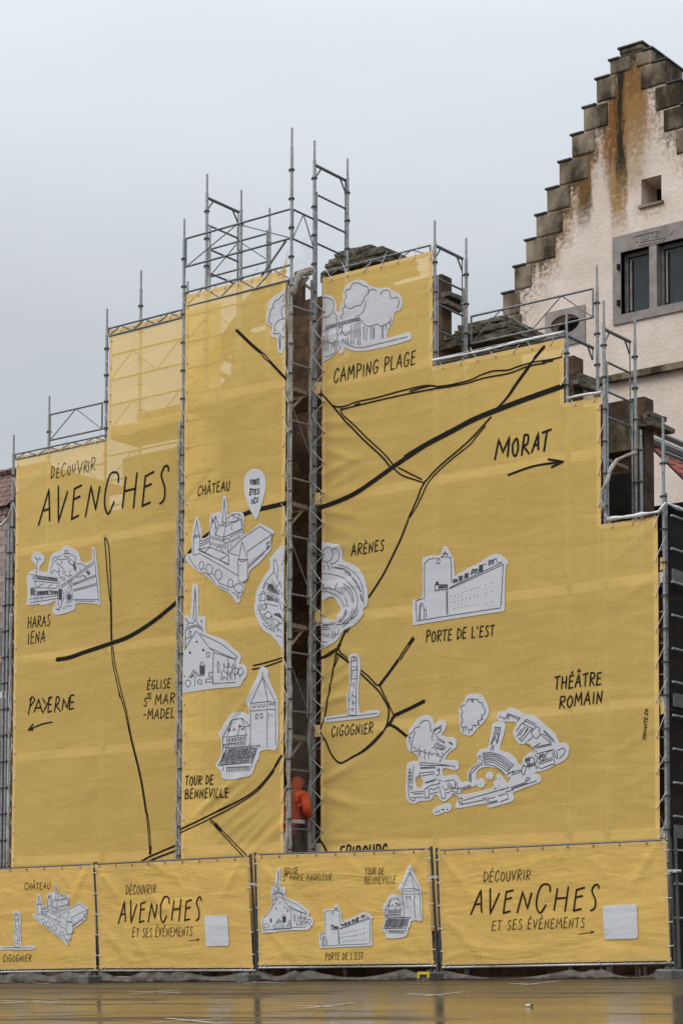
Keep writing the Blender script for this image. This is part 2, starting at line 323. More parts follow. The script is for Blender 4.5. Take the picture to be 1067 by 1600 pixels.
def tiles(name, c1, c2, along='X', pitch=.22, row=.17):
    mm, n, l = mat(name); p = n['Principled BSDF']; p.inputs['Roughness'].default_value = .8
    g = n.new('ShaderNodeNewGeometry'); sp = n.new('ShaderNodeSeparateXYZ'); l.new(g.outputs['Position'], sp.inputs[0])
    cb = n.new('ShaderNodeCombineXYZ'); l.new(sp.outputs[along], cb.inputs[0]); l.new(sp.outputs['Z'], cb.inputs[1])
    bk = n.new('ShaderNodeTexBrick'); bk.inputs['Scale'].default_value = 1; bk.inputs['Brick Width'].default_value = pitch; bk.inputs['Row Height'].default_value = row; bk.inputs['Mortar Size'].default_value = .018; bk.inputs['Mortar Smooth'].default_value = .6
    bk.inputs['Color1'].default_value = (*c1, 1); bk.inputs['Color2'].default_value = (*c2, 1); bk.inputs['Mortar'].default_value = tuple(x*.25 for x in c1)+(1,); l.new(cb.outputs[0], bk.inputs[0])
    t = n.new('ShaderNodeTexNoise'); t.inputs['Scale'].default_value = 6; t.inputs['Detail'].default_value = 6; l.new(g.outputs['Position'], t.inputs[0])
    mr = n.new('ShaderNodeMapRange'); mr.inputs[1].default_value = .3; mr.inputs[2].default_value = .7; mr.inputs[3].default_value = .6; mr.inputs[4].default_value = 1.3; l.new(t.outputs['Fac'], mr.inputs[0])
    s = n.new('ShaderNodeVectorMath'); s.operation = 'SCALE'; l.new(bk.outputs['Color'], s.inputs[0]); l.new(mr.outputs[0], s.inputs['Scale']); l.new(s.outputs[0], p.inputs['Base Color'])
    b = n.new('ShaderNodeBump'); b.inputs['Strength'].default_value = 1; b.inputs['Distance'].default_value = .03; b.invert = True; l.new(bk.outputs['Fac'], b.inputs['Height']); l.new(b.outputs[0], p.inputs['Normal'])
    return mm
M['tile_brown'] = tiles('brown_clay_tile', (.12, .055, .04), (.17, .085, .06))
M['tile_pink'] = tiles('pale_pink_tile', (.24, .15, .13), (.34, .23, .2))
M['tile_red'] = tiles('red_clay_tile', (.22, .045, .03), (.3, .07, .045), 'Y')
M['concrete'] = noisy('concrete_foot', (.07, .068, .062), (.16, .155, .145), 12, .9, .5, 60)
M['yplastic'] = noisy('yellow_plastic', (.45, .33, .02), (.6, .45, .04), 12, .6)
M['tarp'] = noisy('grey_ground_tarp', (.045, .039, .031), (.15, .134, .113), 5, .85, .6, 12, bdist=.04)
M['paint'] = noisy('worn_white_paint', (.30, .29, .27), (.62, .61, .58), 9, .35)
M['orange'] = noisy('orange_work_cloth', (.40, .045, .014), (.66, .10, .026), 7, .8, .6, 14, bdist=.03)
M['orange_dark'] = noisy('orange_work_trousers', (.35, .04, .015), (.5, .07, .025), 7, .8, .6, 14, bdist=.03)
M['reflex'] = noisy('grey_reflective_tape', (.45, .45, .42), (.6, .6, .56), 20, .5)
M['skin'] = noisy('skin', (.42, .25, .18), (.5, .31, .23), 10, .6)
M['hair'] = noisy('brown_hair', (.03, .02, .014), (.07, .045, .03), 30, .7)
M['boots'] = noisy('dark_boot', (.02, .02, .02), (.05, .045, .04), 20, .6)
M['dark_cloth'] = noisy('dark_work_cloth', (.015, .014, .014), (.04, .038, .036), 9, .9)
M['litter'] = noisy('pale_litter', (.6, .58, .55), (.75, .74, .72), 30, .7)
def asphalt():
    mm, n, l = mat('wet_asphalt'); p = n['Principled BSDF']; p.inputs['IOR'].default_value = 1.33; p.inputs['Specular IOR Level'].default_value = .27
    g = n.new('ShaderNodeNewGeometry')
    def nz(scale, det, stretch=(1, 1, 1), ro=.6):
        q = n.new('ShaderNodeMapping'); q.inputs['Scale'].default_value = stretch; q.inputs['Rotation'].default_value = (0, 0, -.65); l.new(g.outputs['Position'], q.inputs[0])
        t = n.new('ShaderNodeTexNoise'); t.inputs['Scale'].default_value = scale; t.inputs['Detail'].default_value = det; t.inputs['Roughness'].default_value = ro; l.new(q.outputs[0], t.inputs[0]); return t.outputs['Fac']
    big = nz(.45, 7, (.5, 1.25, 1)); fine = nz(55, 4); mid = nz(5, 5, (1, .5, 1))
    r = n.new('ShaderNodeValToRGB'); r.color_ramp.elements[0].color = (.024, .018, .011, 1); r.color_ramp.elements[1].color = (.12, .088, .052, 1); r.color_ramp.elements[0].position = .3; r.color_ramp.elements[1].position = .7; l.new(fine, r.inputs[0]); l.new(r.outputs[0], p.inputs['Base Color'])
    # standing water smooth, damp grit rough; drier strip along the fence foot
    sp = n.new('ShaderNodeSeparateXYZ'); l.new(g.outputs['Position'], sp.inputs[0])
    dry = n.new('ShaderNodeMapRange'); dry.interpolation_type = 'SMOOTHSTEP'; dry.inputs[1].default_value = -5.6; dry.inputs[2].default_value = -2.9; dry.inputs[3].default_value = 0; dry.inputs[4].default_value = .24
    ay = n.new('ShaderNodeMath'); ay.operation = 'MULTIPLY_ADD'; l.new(mid, ay.inputs[0]); ay.inputs[1].default_value = 2.; l.new(sp.outputs['Y'], ay.inputs[2]); l.new(ay.outputs[0], dry.inputs[0])
    ro = n.new('ShaderNodeMapRange'); ro.inputs[1].default_value = .38; ro.inputs[2].default_value = .66; ro.inputs[3].default_value = .03; ro.inputs[4].default_value = .16; l.new(big, ro.inputs[0])
    ad = n.new('ShaderNodeMath'); l.new(ro.outputs[0], ad.inputs[0]); l.new(dry.outputs[0], ad.inputs[1]); 
    pt = n.new('ShaderNodeMapRange'); pt.interpolation_type = 'SMOOTHSTEP'; pt.inputs[1].default_value = .50; pt.inputs[2].default_value = .62; pt.inputs[3].default_value = 0; pt.inputs[4].default_value = .38
    l.new(nz(.9, 9, (.28, 1.5, 1), .72), pt.inputs[0])
    a2 = n.new('ShaderNodeMath'); l.new(ad.outputs[0], a2.inputs[0]); l.new(pt.outputs[0], a2.inputs[1])
    spm = n.new('ShaderNodeMapRange'); spm.inputs[1].default_value = 0; spm.inputs[2].default_value = .38; spm.inputs[3].default_value = .27; spm.inputs[4].default_value = .04; l.new(pt.outputs[0], spm.inputs[0]); l.new(spm.outputs[0], p.inputs['Specular IOR Level'])
    gr = n.new('ShaderNodeMapRange'); gr.inputs[1].default_value = .35; gr.inputs[2].default_value = .7; gr.inputs[3].default_value = -.02; gr.inputs[4].default_value = .07; l.new(nz(28, 4), gr.inputs[0])
    a3 = n.new('ShaderNodeMath'); a3.use_clamp = True; l.new(a2.outputs[0], a3.inputs[0]); l.new(gr.outputs[0], a3.inputs[1]); ad = a3; l.new(ad.outputs[0], p.inputs['Roughness'])
    b = n.new('ShaderNodeBump'); b.inputs['Distance'].default_value = .004; l.new(fine, b.inputs['Height'])
    bs = n.new('ShaderNodeMapRange'); bs.inputs[1].default_value = .05; bs.inputs[2].default_value = .45; bs.inputs[3].default_value = .07; bs.inputs[4].default_value = .6; l.new(ad.outputs[0], bs.inputs[0]); l.new(bs.outputs[0], b.inputs['Strength'])
    b2 = n.new('ShaderNodeBump'); b2.inputs['Distance'].default_value = .006; b2.inputs['Strength'].default_value = .22; l.new(mid, b2.inputs['Height']); l.new(b.outputs[0], b2.inputs['Normal']); l.new(b2.outputs[0], p.inputs['Normal'])
    return mm
M['asphalt'] = asphalt()

# ================================================================ SETTING
mb = MB()
ys = [-160, -60, -27, -20, -15, -12, -9, -7, -5, -4, -3, -2, -1, 0, 6, 20, 60, 400]; xs = [-400, -60, -30, -20, -15, -10, -5, 0, 5, 10, 15, 20, 30, 60, 400]
def gzz(X, Y): return gz(max(-25, min(25, X)), max(Y, -60))
vs = [(x, y, gzz(x, y)) for y in ys for x in xs]; nx = len(xs)
mb.add(vs, [(j*nx+i, j*nx+i+1, (j+1)*nx+i+1, (j+1)*nx+i) for j in range(len(ys)-1) for i in range(nx-1)])
tag(mb.build('ground', M['asphalt']), kind='structure')
GRP = 'thin white crosses painted on the wet car park'
def mark(name, label, strokes):
    o = MB()
    for k, (a, b) in enumerate(strokes):
        p, q = atG(*a), atG(*b); d = (q-p); d.z = 0; d.normalize(); s = Vector((-d.y, d.x, 0))*.03
        h = .004*(k+1)
        pts = []
        n = 6
        for i in range(n+1):
            c = p.lerp(q, i/n)
            for e in (-1, 1):
                v = c+s*e*R.uniform(.8, 1.15); v.z = gz(v.x, v.y)+h; pts.append(v)
        o.add(pts, [(2*i, 2*i+1, 2*i+3, 2*i+2) for i in range(n)])
    o.build(name, M['paint']); t = COL.objects[-1]; tag(t, kind='structure')
for st in ([((13,1538.5),(84,1533)),((20,1534),(78,1538))], [((198,1549),(283,1551.5)),((203,1554),(279,1547.5))], [((3,1564),(92,1566.5)),((8,1568),(91,1562))],
           [((236,1598),(347,1592)),((262,1592),(330,1598.5))], [((380,1537.3),(438,1532)),((363,1533.5),(445,1537))], [((458,1571),(520,1573.5)),((470,1576.5),(554,1568))],
           [((633,1553),(690,1555.5)),((662,1557.3),(725,1550.5))], [((793,1537),(838,1538.2)),((815,1540),(874,1533.5))]):
    mark('road_marking', '', st)

# ================================================================ BUILDINGS
def PX(pts, Y): return [((lambda p: (p.x, p.z))(atY(x, y, Y))) for x, y in pts]
Z2 = lambda a, b: (640+a/2.499, 40+b/2.499)
# --- stepped gable of the big rendered house behind, parallel to the banners
caps = [Z2(*c) for c in ((820,95),(783,140),(730,213),(680,325),(634,432),(585,537),(537,643),(495,745),(455,843),(410,946),(365,1050),(322,1150),(280,1250))]
P = [atY(x, y, YG) for x, y in caps]
apexR = atY(*Z2(905,67), YG)
xc = (P[0].x+apexR.x)/2; zt = P[0].z
stepsL = [(p.x, p.z) for p in P]
prof = []          # left side going down
for i, (x, z) in enumerate(stepsL):
    prof.append((x, z))
    prof.append((x, stepsL[i+1][1] if i+1 < len(stepsL) else z-9))
right = [(2*xc-x, z) for x, z in prof]
outer = list(reversed(prof)) + right        # from bottom-left up, over, down right
gb = thing('gabled_house', ((xc), YG, 0), 'tall rendered house with a stepped stone gable and brown rust runs', 'house')
outer = [(outer[0][0], -.5)]+outer[1:-1]+[(outer[-1][0], -.5)]
TH = .75
def rect(x0, y0, x1, y1, Y): # px corners top-left, bottom-right -> axis aligned rect in X,Z
    a, b = atY(x0, y0, Y), atY(x1, y1, Y); return a.x, a.z, b.x, b.z
wx0, wz1, _, _ = rect(970, 395.4, 1000, 492, YG); _, _, _, wz0 = rect(970, 395, 972.7, 492, YG); wx1 = atY(1072, 377, YG).x
ox0 = atY(1001, 281, YG).x; ox1 = atY(1032.5, 270, YG).x; oz1 = atY(1001, 281, YG).z; oz0 = atY(1000.5, 322, YG).z
ec = atY(883, 507, YG); erx = abs(atY(906, 502, YG).x-ec.x); erz = abs(atY(883, 492, YG).z-ec.z)
ell = [(ec.x+erx*math.cos(t*math.pi/12), ec.z+erz*math.sin(t*math.pi/12)) for t in range(24)]
hole_w = [(wx0, wz0), (wx1, wz0), (wx1, wz1), (wx0, wz1)]; hole_o = [(ox0, oz0), (ox1, oz0), (ox1, oz1), (ox0, oz1)]
b = MB(); slab(b, outer, [hole_w, hole_o, ell], YG, YG+TH); b.build('wall', M['plaster'], gb)
# body of the house behind the gable
b = MB(); xl = stepsL[-1][0]+.3; xr = 2*xc-xl; zz = stepsL[-1][1]-3; b.add([(xl, YG+TH, -.5), (xr, YG+TH, -.5), (xr, YG+9, -.5), (xl, YG+9, -.5), (xl, YG+TH, zz), (xr, YG+TH, zz), (xr, YG+9, zz), (xl, YG+9, zz)], [(0, 1, 5, 4), (1, 2, 6, 5), (2, 3, 7, 6), (3, 0, 4, 7)])
b.build('side_wall', M['plaster'], gb)
b = MB(); b.add([(xl-.2, YG+TH, zz), (xc, YG+TH, zt-1.9), (xr+.2, YG+TH, zz), (xl-.2, YG+9, zz), (xc, YG+9, zt-1.9), (xr+.2, YG+9, zz)], [(0, 1, 4, 3), (1, 2, 5, 4), (0, 2, 1), (3, 4, 5), (0, 3, 5, 2)]); b.build('roof', M['tile_brown'], gb)
# step stones and their coping slabs (proud of the render)
def step_stone(x0, x1, z0, z1, cop):
    b = MB(); o = [(x0, z0), (x1, z0), (x1, z1), (x0, z1)]
    b.box((x0, YG-.03, z0), (x1, YG+TH+.03, z1)); s = b.build('step_stone', M['step'], gb)
    bv = s.modifiers.new('b', 'BEVEL'); bv.width = .035; bv.segments = 2
    c = MB(); c.box((cop[0], YG-.055, z1+.003), (cop[1], YG+TH+.055, z1+.042)); c.build('coping', M['coping'], s)
for i, (x, z) in enumerate(stepsL[:-1]):
    zb = stepsL[i+1][1]-.002; nx_ = stepsL[i-1][0] if i else xc
    wd = (nx_-x)+.22 if i else None
    if i == 0: step_stone(x-.01, 2*xc-x+.01, zb+.08, z, (x-.045, 2*xc-x+.045))
    else:
        hh = (stepsL[i-1][1]-z)
        zlow = z-(stepsL[i][1]-stepsL[i+1][1])*R.uniform(.92, 1.0)
        for s in (-1, 1):
            k_ = R.choice((.85, 1.1, 1.35, 1.55)); a, bb = (x-.01, x+wd*k_) if s < 0 else (2*xc-x-wd*k_, 2*xc-x+.01)
            cp = (x-.045, nx_-.012) if s < 0 else (2*xc-nx_+.012, 2*xc-x+.045)
            step_stone(a, bb, max(zlow, zb+.012), z, cp)
# double window in sandstone
sx0 = atY(957.3, 372, YG).x; sz1 = atY(957.3, 372, YG).z; sz0 = atY(959.7, 508.4, YG).z; sx1 = wx1+(wx0-sx0)
win = MB(); slab(win, [(sx0, sz0), (sx1, sz0), (sx1, sz1), (sx0, sz1)], [hole_w], YG-.04, YG+.26); ws = win.build('window_surround', M['surround'], gb)
mx0 = atY(1014.5, 400, YG).x; mx1 = atY(1026, 400, YG).x
b = MB(); b.box((mx0, YG-.03, wz0), (mx1, YG+.2, wz1)); b.build('mullion', M['surround'], ws)
for k, (a, c) in enumerate(((wx0, mx0), (mx1, wx1))):
    f = MB(); t = .09
    slab(f, [(a, wz0), (c, wz0), (c, wz1), (a, wz1)], [[(a+t, wz0+t*.6), (c-t*.5, wz0+t*.6), (c-t*.5, wz1-t), (a+t, wz1-t)]], YG+.14, YG+.25)
    f.build('window_frame', M['dark_frame'], ws)
    f = MB(); f.box((a+t*.9, YG+.19, wz0+t*.5), (c-t*.4, YG+.21, wz1-t*.9)); f.build('pane', M['glass'], ws)
    f = MB(); f.tube([(a+.16, YG+.15, wz0+.1), (a+.16, YG+.15, wz1-.14)], .025, 6); f.build('blind_edge', M['surround'], ws)
b = MB()
for y in (1030, 1375): 
    q = atY(950+100/6.154, 250+y/6.154, YG-.05); b.box((q.x-.03, q.y-.05, q.z-.06), (q.x+.03, q.y+.02, q.z+.06))
b.build('iron_hook', M['void'], ws)
# worn carving on the lintel: sunk outline of a little house and a few chisel marks
b = MB()
for seg in ("230,740 470,680 500,690 545,755 520,775 290,820", "300,790 540,745", "240,745 280,790 265,800", "320,740 350,770 330,790", "355,735 390,765", "390,735 360,770", "420,715 425,755", "470,690 450,740 490,735", "475,700 480,750", "590,680 620,715", "620,680 590,720"):
    pts = [atY(950+float(s.split(',')[0])/6.154, 250+float(s.split(',')[1])/6.154, YG-.043) for s in seg.split()]
    b.tube(pts, .012, 5)
b.build('lintel_carving', M['surround'], ws)
# little square opening
b = MB(); b.add([(ox0, YG+TH-.02, oz0), (ox1, YG+TH-.02, oz0), (ox1, YG+TH-.02, oz1), (ox0, YG+TH-.02, oz1)], [(0, 1, 2, 3)]); b.build('opening_back', M['void'], gb)
b = MB(); slab(b, [(ox0-.05, oz0-.06), (ox1+.05, oz0-.06), (ox1+.05, oz0), (ox0-.05, oz0)], [], YG-.05, YG+.1); b.build('opening_sill', M['step'], gb)
# oval window plate
pl = PX([(852, 490), (852, 547)], YG); px1 = atY(914, 474, YG).x
b = MB(); slab(b, [(pl[0][0], pl[1][1]), (px1, pl[1][1]), (px1, pl[0][1]), (pl[0][0], pl[0][1])], [ell], YG-.035, YG+.1); ov = b.build('oval_window', M['surround'], gb)
b = MB(); b.add([(ec.x-erx-.1, YG+.3, ec.z-erz-.1), (ec.x+erx+.1, YG+.3, ec.z-erz-.1), (ec.x+erx+.1, YG+.3, ec.z+erz+.1), (ec.x-erx-.1, YG+.3, ec.z+erz+.1)], [(0, 1, 2, 3)]); b.build('pane', M['void'], ov)
# string course
c = atY(896, 604, YG); b = MB(); b.box((stepsL[-1][0]+.4, YG-.14, c.z-.09), (2*xc-stepsL[-1][0]-.4, YG+.05, c.z+.05)); b.build('string_course', M['step'], gb)

# --- old stone building wrapped by the scaffold: rubble wall rising in steps
YW = 1.35
cw = thing('stone_building', (atY(500, 1500, YW).x, YW, .05), 'dark rubble stone building hidden behind the yellow banners', 'building')
def wl(px, py): p = atY(px, py, YW); return (p.x, p.z)
def lvl(x0, x1, y):   # level top between two pixel columns, height read at the left one
    a = wl(x0, y); return [a, (wl(x1, y)[0], a[1])]
out = []
for x0, x1, y in ((24, 115, 766), (115, 166, 782), (166, 192, 800), (192, 290, 716)): out += lvl(x0, x1, y)
out += [wl(290, 596), wl(368, 494), wl(381, 470), wl(394, 456)]
out += lvl(396, 472, 452)[1:]
out += [(out[-1][0], 0), (out[0][0], 0)]
holes = [[wl(*q) for q in h] for h in ([(384,517),(394,505),(418,500),(417,514),(401,520)], [(350,559),(361,545),(361,563)], [(334,578),(345,562),(361,568),(361,587)], [(322,599),(328,584),(353,592),(341,608),(325,605)], [(394,455),(415,446),(412,452),(398,459)])]
b = MB(); slab(b, out, holes, YW, YW+.10); b.build('gable_screen', M['rubble'], cw)
out = [(out[-3][0]+.003, 0)]
for x0, x1, y in ((472, 503, 470), (503, 600, 424), (600, 690, 450), (690, 800, 545), (800, 896, 575), (896, 1006, 640)): out += lvl(x0, x1, y)
out[1] = (out[0][0], out[1][1])
out += [(out[-1][0], wl(1000, 900)[1]), (7.9, wl(1000, 900)[1]), (7.9, .0)]
b = MB(); slab(b, out, [], YW, YW+.3); b.build('wall', M['rubble'], cw)
def rough_slab(x0, x1, y0, y1, seed, ya=-.35, yb=.7, jag=.032, layers=0):
    """weathered cap made of split stone courses lying on each other"""
    rr = random.Random(seed); A = atY(x0, y0, YW+ya); C = atY(x1, y1, YW+ya); zb = atY(x0, y1, YW+ya).z
    L_ = layers or max(2, int((A.z-zb)/.075)); o = MB(); nx, ny, nz = 16, 7, 2
    for l_ in range(L_):
        za, zc = zb+(A.z-zb)*l_/L_, zb+(A.z-zb)*(l_+1)/L_-.006; f = l_/L_
        sx = .12*f*rr.uniform(.3, 1.2); X0, X1 = A.x+sx+rr.uniform(-.05, .05), C.x-sx+rr.uniform(-.05, .05); Ya = YW+ya+.10*f+rr.uniform(-.05, .05); Yb = YW+yb-.1*f
        def pnt(i, j, k):
            p = Vector((X0+(X1-X0)*i/nx, Ya+(Yb-Ya)*j/ny, za+(zc-za)*k/nz)); q = p*3.3+Vector((seed*7, l_*5, 0)); n1 = noise.noise_vector(q); n2 = noise.noise_vector(q*3.1)
            return p+Vector((n1.x*jag+n2.x*jag*.7, n1.y*jag*1.3+n2.y*jag*.8, n1.z*jag*.35))
        def face(f_, nu, nv):
            vs = [f_(u, v) for v in range(nv+1) for u in range(nu+1)]
            o.add(vs, [(v*(nu+1)+u, v*(nu+1)+u+1, (v+1)*(nu+1)+u+1, (v+1)*(nu+1)+u) for v in range(nv) for u in range(nu)])
        face(lambda u, v: pnt(u, 0, v), nx, nz); face(lambda u, v: pnt(u, ny, v), nx, nz); face(lambda u, v: pnt(u, v, nz), nx, ny); face(lambda u, v: pnt(u, v, 0), nx, ny)
        face(lambda u, v: pnt(0, u, v), ny, nz); face(lambda u, v: pnt(nx, u, v), ny, nz)
    return o.build('cap_stone', M['cap'], cw)
rough_slab(505, 600, 404, 430, 1); rough_slab(522, 580, 394, 404, 2, -.2, .8); rough_slab(685, 697, 455, 476, 3, -.1, .5, .03)
rough_slab(688, 797, 524, 548, 4); rough_slab(706, 795, 509, 524, 5, -.2, .9); rough_slab(890, 903, 578, 602, 6, -.1, .6, .03); rough_slab(1000, 1017, 641, 666, 7, -.1, .6, .04)
# pilaster under the lowest cap, lintel, and a near-black box painting the shade below the deck
a = atY(944, 662, YW-.05); c = atY(1001, 745, YW-.05)
b = MB(); b.box((a.x-.2, YW-.10, atY(944, 712, YW).z), (c.x, YW-.006, a.z)); b.build('cornice_block', M['step'], cw)
b = MB(); b.box((a.x-.4, YW-.06, atY(944, 830, YW).z), (c.x+.0, YW-.003, atY(944, 746, YW).z)); b.build('painted_shade', M['void'], cw)
# lean-to with red tiles on the right-hand flank
P0 = atY(1009, 694, 2.2); XR = P0.x; E0 = atX(1009, 738, XR+.85)
ln = thing('lean_to', (XR, 3, 0), 'dark lean-to with a red tiled roof right of the scaffold', 'shed')
b = MB(); n_ = 40
r0 = P0; r1 = P0+Vector((0, 12, 0)); e0 = Vector((XR+.85, P0.y, E0.z)); e1 = e0+Vector((0, 12, 0))
vs = []
for i in range(n_*4+1):
    f = i/(n_*4); h = .03*math.cos(i*math.pi/2)
    u = r0.lerp(r1, f); v = e0.lerp(e1, f); nrm = Vector((.5, 0, .85))*h; vs += [u+nrm, v+nrm]
b.add(vs, [(2*i, 2*i+1, 2*i+3, 2*i+2) for i in range(n_*4)]); b.build('roof', M['tile_red'], ln)
b = MB(); b.tube([r0+Vector((-.02, 0, .09)), r1+Vector((-.02, 0, .09))], .09, 8); b.tube([r0+Vector((0, 0, .26)), r1+Vector((0, 0, .26))], .05, 6); b.build('ridge_beam', M['rail'], ln)
b = MB(); b.tube([e0+Vector((.06, -.1, -.06)), e1+Vector((.06, 0, -.06))], .08, 8); b.build('gutter', M['fence_steel'], ln)
b = MB(); b.box((XR-.3, P0.y+.1, 0), (XR+.7, P0.y+12, e0.z-.12)); b.build('wall', M['void'], ln)  # near-black colour stands in for the shadow under the eave

# --- tiled house at the left edge
YL = 5.5
a = atY(-60, 700, YL); c = atY(19, 742, YL)
lh = thing('tiled_house', (a.x, YL, 0), 'house with a brown tiled roof at the left edge behind the scaffold', 'house')
zr = atY(18, 740, YL).z; ze = atY(10, 1000, YL).z; zm = atY(10, 818, YL).z; x1 = atY(19, 742, YL).x+1.2; x0 = x1-9
b = MB(); b.add([(x0, YL-1.3, zm), (x1, YL-1.3, zm), (x1, YL, zr), (x0, YL, zr), (x0, YL+3, zr), (x1, YL+3, zr)], [(0, 1, 2, 3), (3, 2, 5, 4)]); b.build('roof', M['tile_brown'], lh)
rg = MB()
for i in range(14):
    rg.tube([(x1-.32*i, YL, zr+.03), (x1-.32*(i+1)+.03, YL, zr+.05)], .09, 8)
rg.build('ridge_tiles', M['tile_brown'], lh)
b = MB(); b.box((x0, YL-1.2, ze), (x1-.1, YL+3, zm-.02)); b.build('tile_hung_wall', M['tile_pink'], lh)
z2 = atY(10, 1040, YL).z; z3 = atY(10, 1105, YL).z
b = MB(); b.box((x0, YL-1.1, z2), (x1-.1, YL+3, ze-.003)); b.build('shaded_wall', M['void'], lh)  # shade above the lower roof, put into a near-black wall colour
b = MB(); b.add([(x0, YL-2.4, z3), (x1, YL-2.4, z3), (x1, YL-1.1, z2), (x0, YL-1.1, z2)], [(0, 1, 2, 3)]); b.build('lower_roof', M['tile_red'], lh)
b = MB(); b.box((x0, YL-2.2, 0), (x1-.1, YL-1.12, z3-.02)); b.build('wall', M['surround'], lh)
g = MB(); gz0 = atY(-30, 840, -.35)
zc = [atY(21, 775, .5), atY(19, 795, .6), atY(13, 810, .75), atY(5, 819, .9), atY(-10, 826, 1.1)]
vs = []
for p in zc: vs += [p, Vector((p.x, p.y, 4.6))]
g.add(vs, [(2*i, 2*i+1, 2*i+3, 2*i+2) for i in range(4)])
gs = g.build('debris_net', M['gauze2']); tag(gs, 'pale sheer net hanging beside the left edge of the scaffold', 'net')
e = MB(); e.tube(zc, .03, 6); e.build('net_edge', M['netw'], gs)

# ================================================================ SCAFFOLDS
YB = -.58; YR = .865; PB = .055
def pole(mb, X, Y, z0, z1, r=.027, ring=.5, zref=None):
    mb.tube([(X, Y, z0), (X, Y, z1-.35)], r, 8); mb.tube([(X, Y, z1-.36), (X, Y, z1)], r*.72, 8)
    z = z0+.15
    while z < z1-.3:
        mb.tube([(X, Y, z-.011), (X, Y, z+.011)], r*1.85, 8, 1); mb.tube([(X, Y, z-.045), (X, Y, z+.045)], r*1.18, 8, 0)
        mb.box((X-r*2.3, Y-.012, z-.014), (X-r*1.2, Y+.012, z+.014), 1)
        z += ring
def add_pole(par, px, pytop, Y, pyx=None, z0=None, lift=0):
    p = atY(px, pytop, Y); b = MB(); pole(b, p.x, Y, gz(p.x, Y)+lift if z0 is None else z0, p.z); b.build('pole', [M['steel'], M['coupler']], par); return p
def rail_frame(par, a, b_, dz, name='guard_frame', nv=2, r=.02, post=True):
    """guard rail panel: two chords with V bracing between points a and b_ (top chord)"""
    a = Vector(a); b_ = Vector(b_); m_ = MB(); dn = Vector((0, 0, -dz))
    m_.tube([a, b_], r, 6); m_.tube([a+dn, b_+dn], r, 6)
    if post: m_.tube([a, a+dn], r, 6); m_.tube([b_, b_+dn], r, 6)
    if nv:
        for k in range(nv):
            p = a.lerp(b_, k/nv); q = a.lerp(b_, (k+.5)/nv); s = a.lerp(b_, (k+1)/nv)
            m_.tube([p+dn, q], r*.6, 5); m_.tube([q, s+dn], r*.6, 5)
    return m_.build(name, M['rail'], par)
def end_frame(par, X, Y0, Y1, z, rails=(.0, .55, 1.0, 1.5), gusset=.22):
    m_ = MB()
    for k, d in enumerate(rails): m_.tube([(X, Y0, z-d), (X, Y1, z-d)], .028 if k == 0 else .018, 7)
    for yy in (Y0+.012, Y1-.012): m_.tube([(X, yy, z-max(rails)-gusset), (X, yy, z)], .012, 6)
    m_.tube([(X, Y0+.02, z-gusset), (X, Y0+gusset*.8, z-.02)], .016, 6); m_.tube([(X, Y1-.02, z-gusset), (X, Y1-gusset*.8, z-.02)], .016, 6)
    m_.build('end_frame', M['rail'], par)
def deck(par, X0, X1, Y0, Y1, z, n=3, name='deck'):
    m_ = MB(); wdt = (Y1-Y0)/n
    for k in range(n): m_.box((X0+.03, Y0+k*wdt+.01, z-.05), (X1-.03, Y0+(k+1)*wdt-.01, z))
    return m_.build(name, M['plank'], par)
# columns of the front (X from the photograph's pole feet, at their own depth)
XA0, XA1 = atY(18.5, 1000, 0).x, atY(166, 690, 0).x
XB0, XB1 = atY(281.5, 850, YB).x, atY(453.5, 700, YB).x
XC = [atY(491, 500, 0).x, atY(678, 460, 0).x, atY(885, 560, 0).x, atY(943, 660, 0).x, atY(1038, 900, 0).x]
LV = [atY(490, y, 0).z for y in (612, 790, 978, 1150)]; LV.append(LV[-1]-(LV[0]-LV[3])/3)
print('levels', [round(z, 2) for z in LV], 'A', XA0, XA1, 'B', XB0, XB1, 'C', XC)
sA = thing('scaffold', (XA0+1.2, .4, .05), 'grey tube scaffold section behind the left yellow banner, lower than the tower', 'scaffold')
sB = thing('scaffold', ((XB0+XB1)/2, 0, .05), 'tallest grey scaffold tower, standing forward beside the dark gap', 'scaffold')
sC = thing('scaffold', ((XC[0]+XC[4])/2, .4, .05), 'grey tube scaffold section stepping down behind the right yellow banner', 'scaffold')
# poles
add_pole(sA, 22.3, 680, PB); add_pole(sA, 168, 483, PB); add_pole(sA, 78, 619, YR); add_pole(sA, 221, 423, YR)
for px, py, Y in ((15, 820, .02), (8.5, 893, .05)):
    add_pole(sA, px, py, Y)
add_pole(sB, 288.5, 342, YB); add_pole(sB, 456.3, 200, YB)
for px, py, Y in ((324, 272, 0), (377.3, 297, YR), (421.5, 325, YR), (491.5, 220, 0), (543, 248, YR)): add_pole(sB, px, py, Y)
for px, py, Y in ((325, 352, .03), (491.5+3.2, 300, .03), (377-5, 355, YR), (543-3, 325, YR), (288.5+5, 440, YB+.03), (421.5-4, 360, YR)):   # doubled tubes beside the tower poles
    p = atY(px+(3.4 if Y == .03 and px < 400 else 0), py, Y); m_ = MB(); m_.tube([(p.x, Y, .05), (p.x, Y, p.z)], .02, 7); m_.build('inner_tube', M['steel'], sB)
for px, py, Y in ((679, 345, PB), (728, 372, YR), (884.5, 484, PB), (932, 414, YR), (942.5, 470, PB), (991, 495, YR), (1035, 653, PB), (1000.5, 672, YR)): add_pole(sC, px, py, Y)
for px, py, Y in ((679+4, 430, .09), (728-3, 450, YR), (942.5+5, 565, .09), (991-4, 630, YR), (1035+5, 770, .09)):
    p = atY(px, py, Y); m_ = MB(); m_.tube([(p.x, Y, .05), (p.x, Y, p.z)], .02, 7); m_.build('inner_tube', M['steel'], sC)
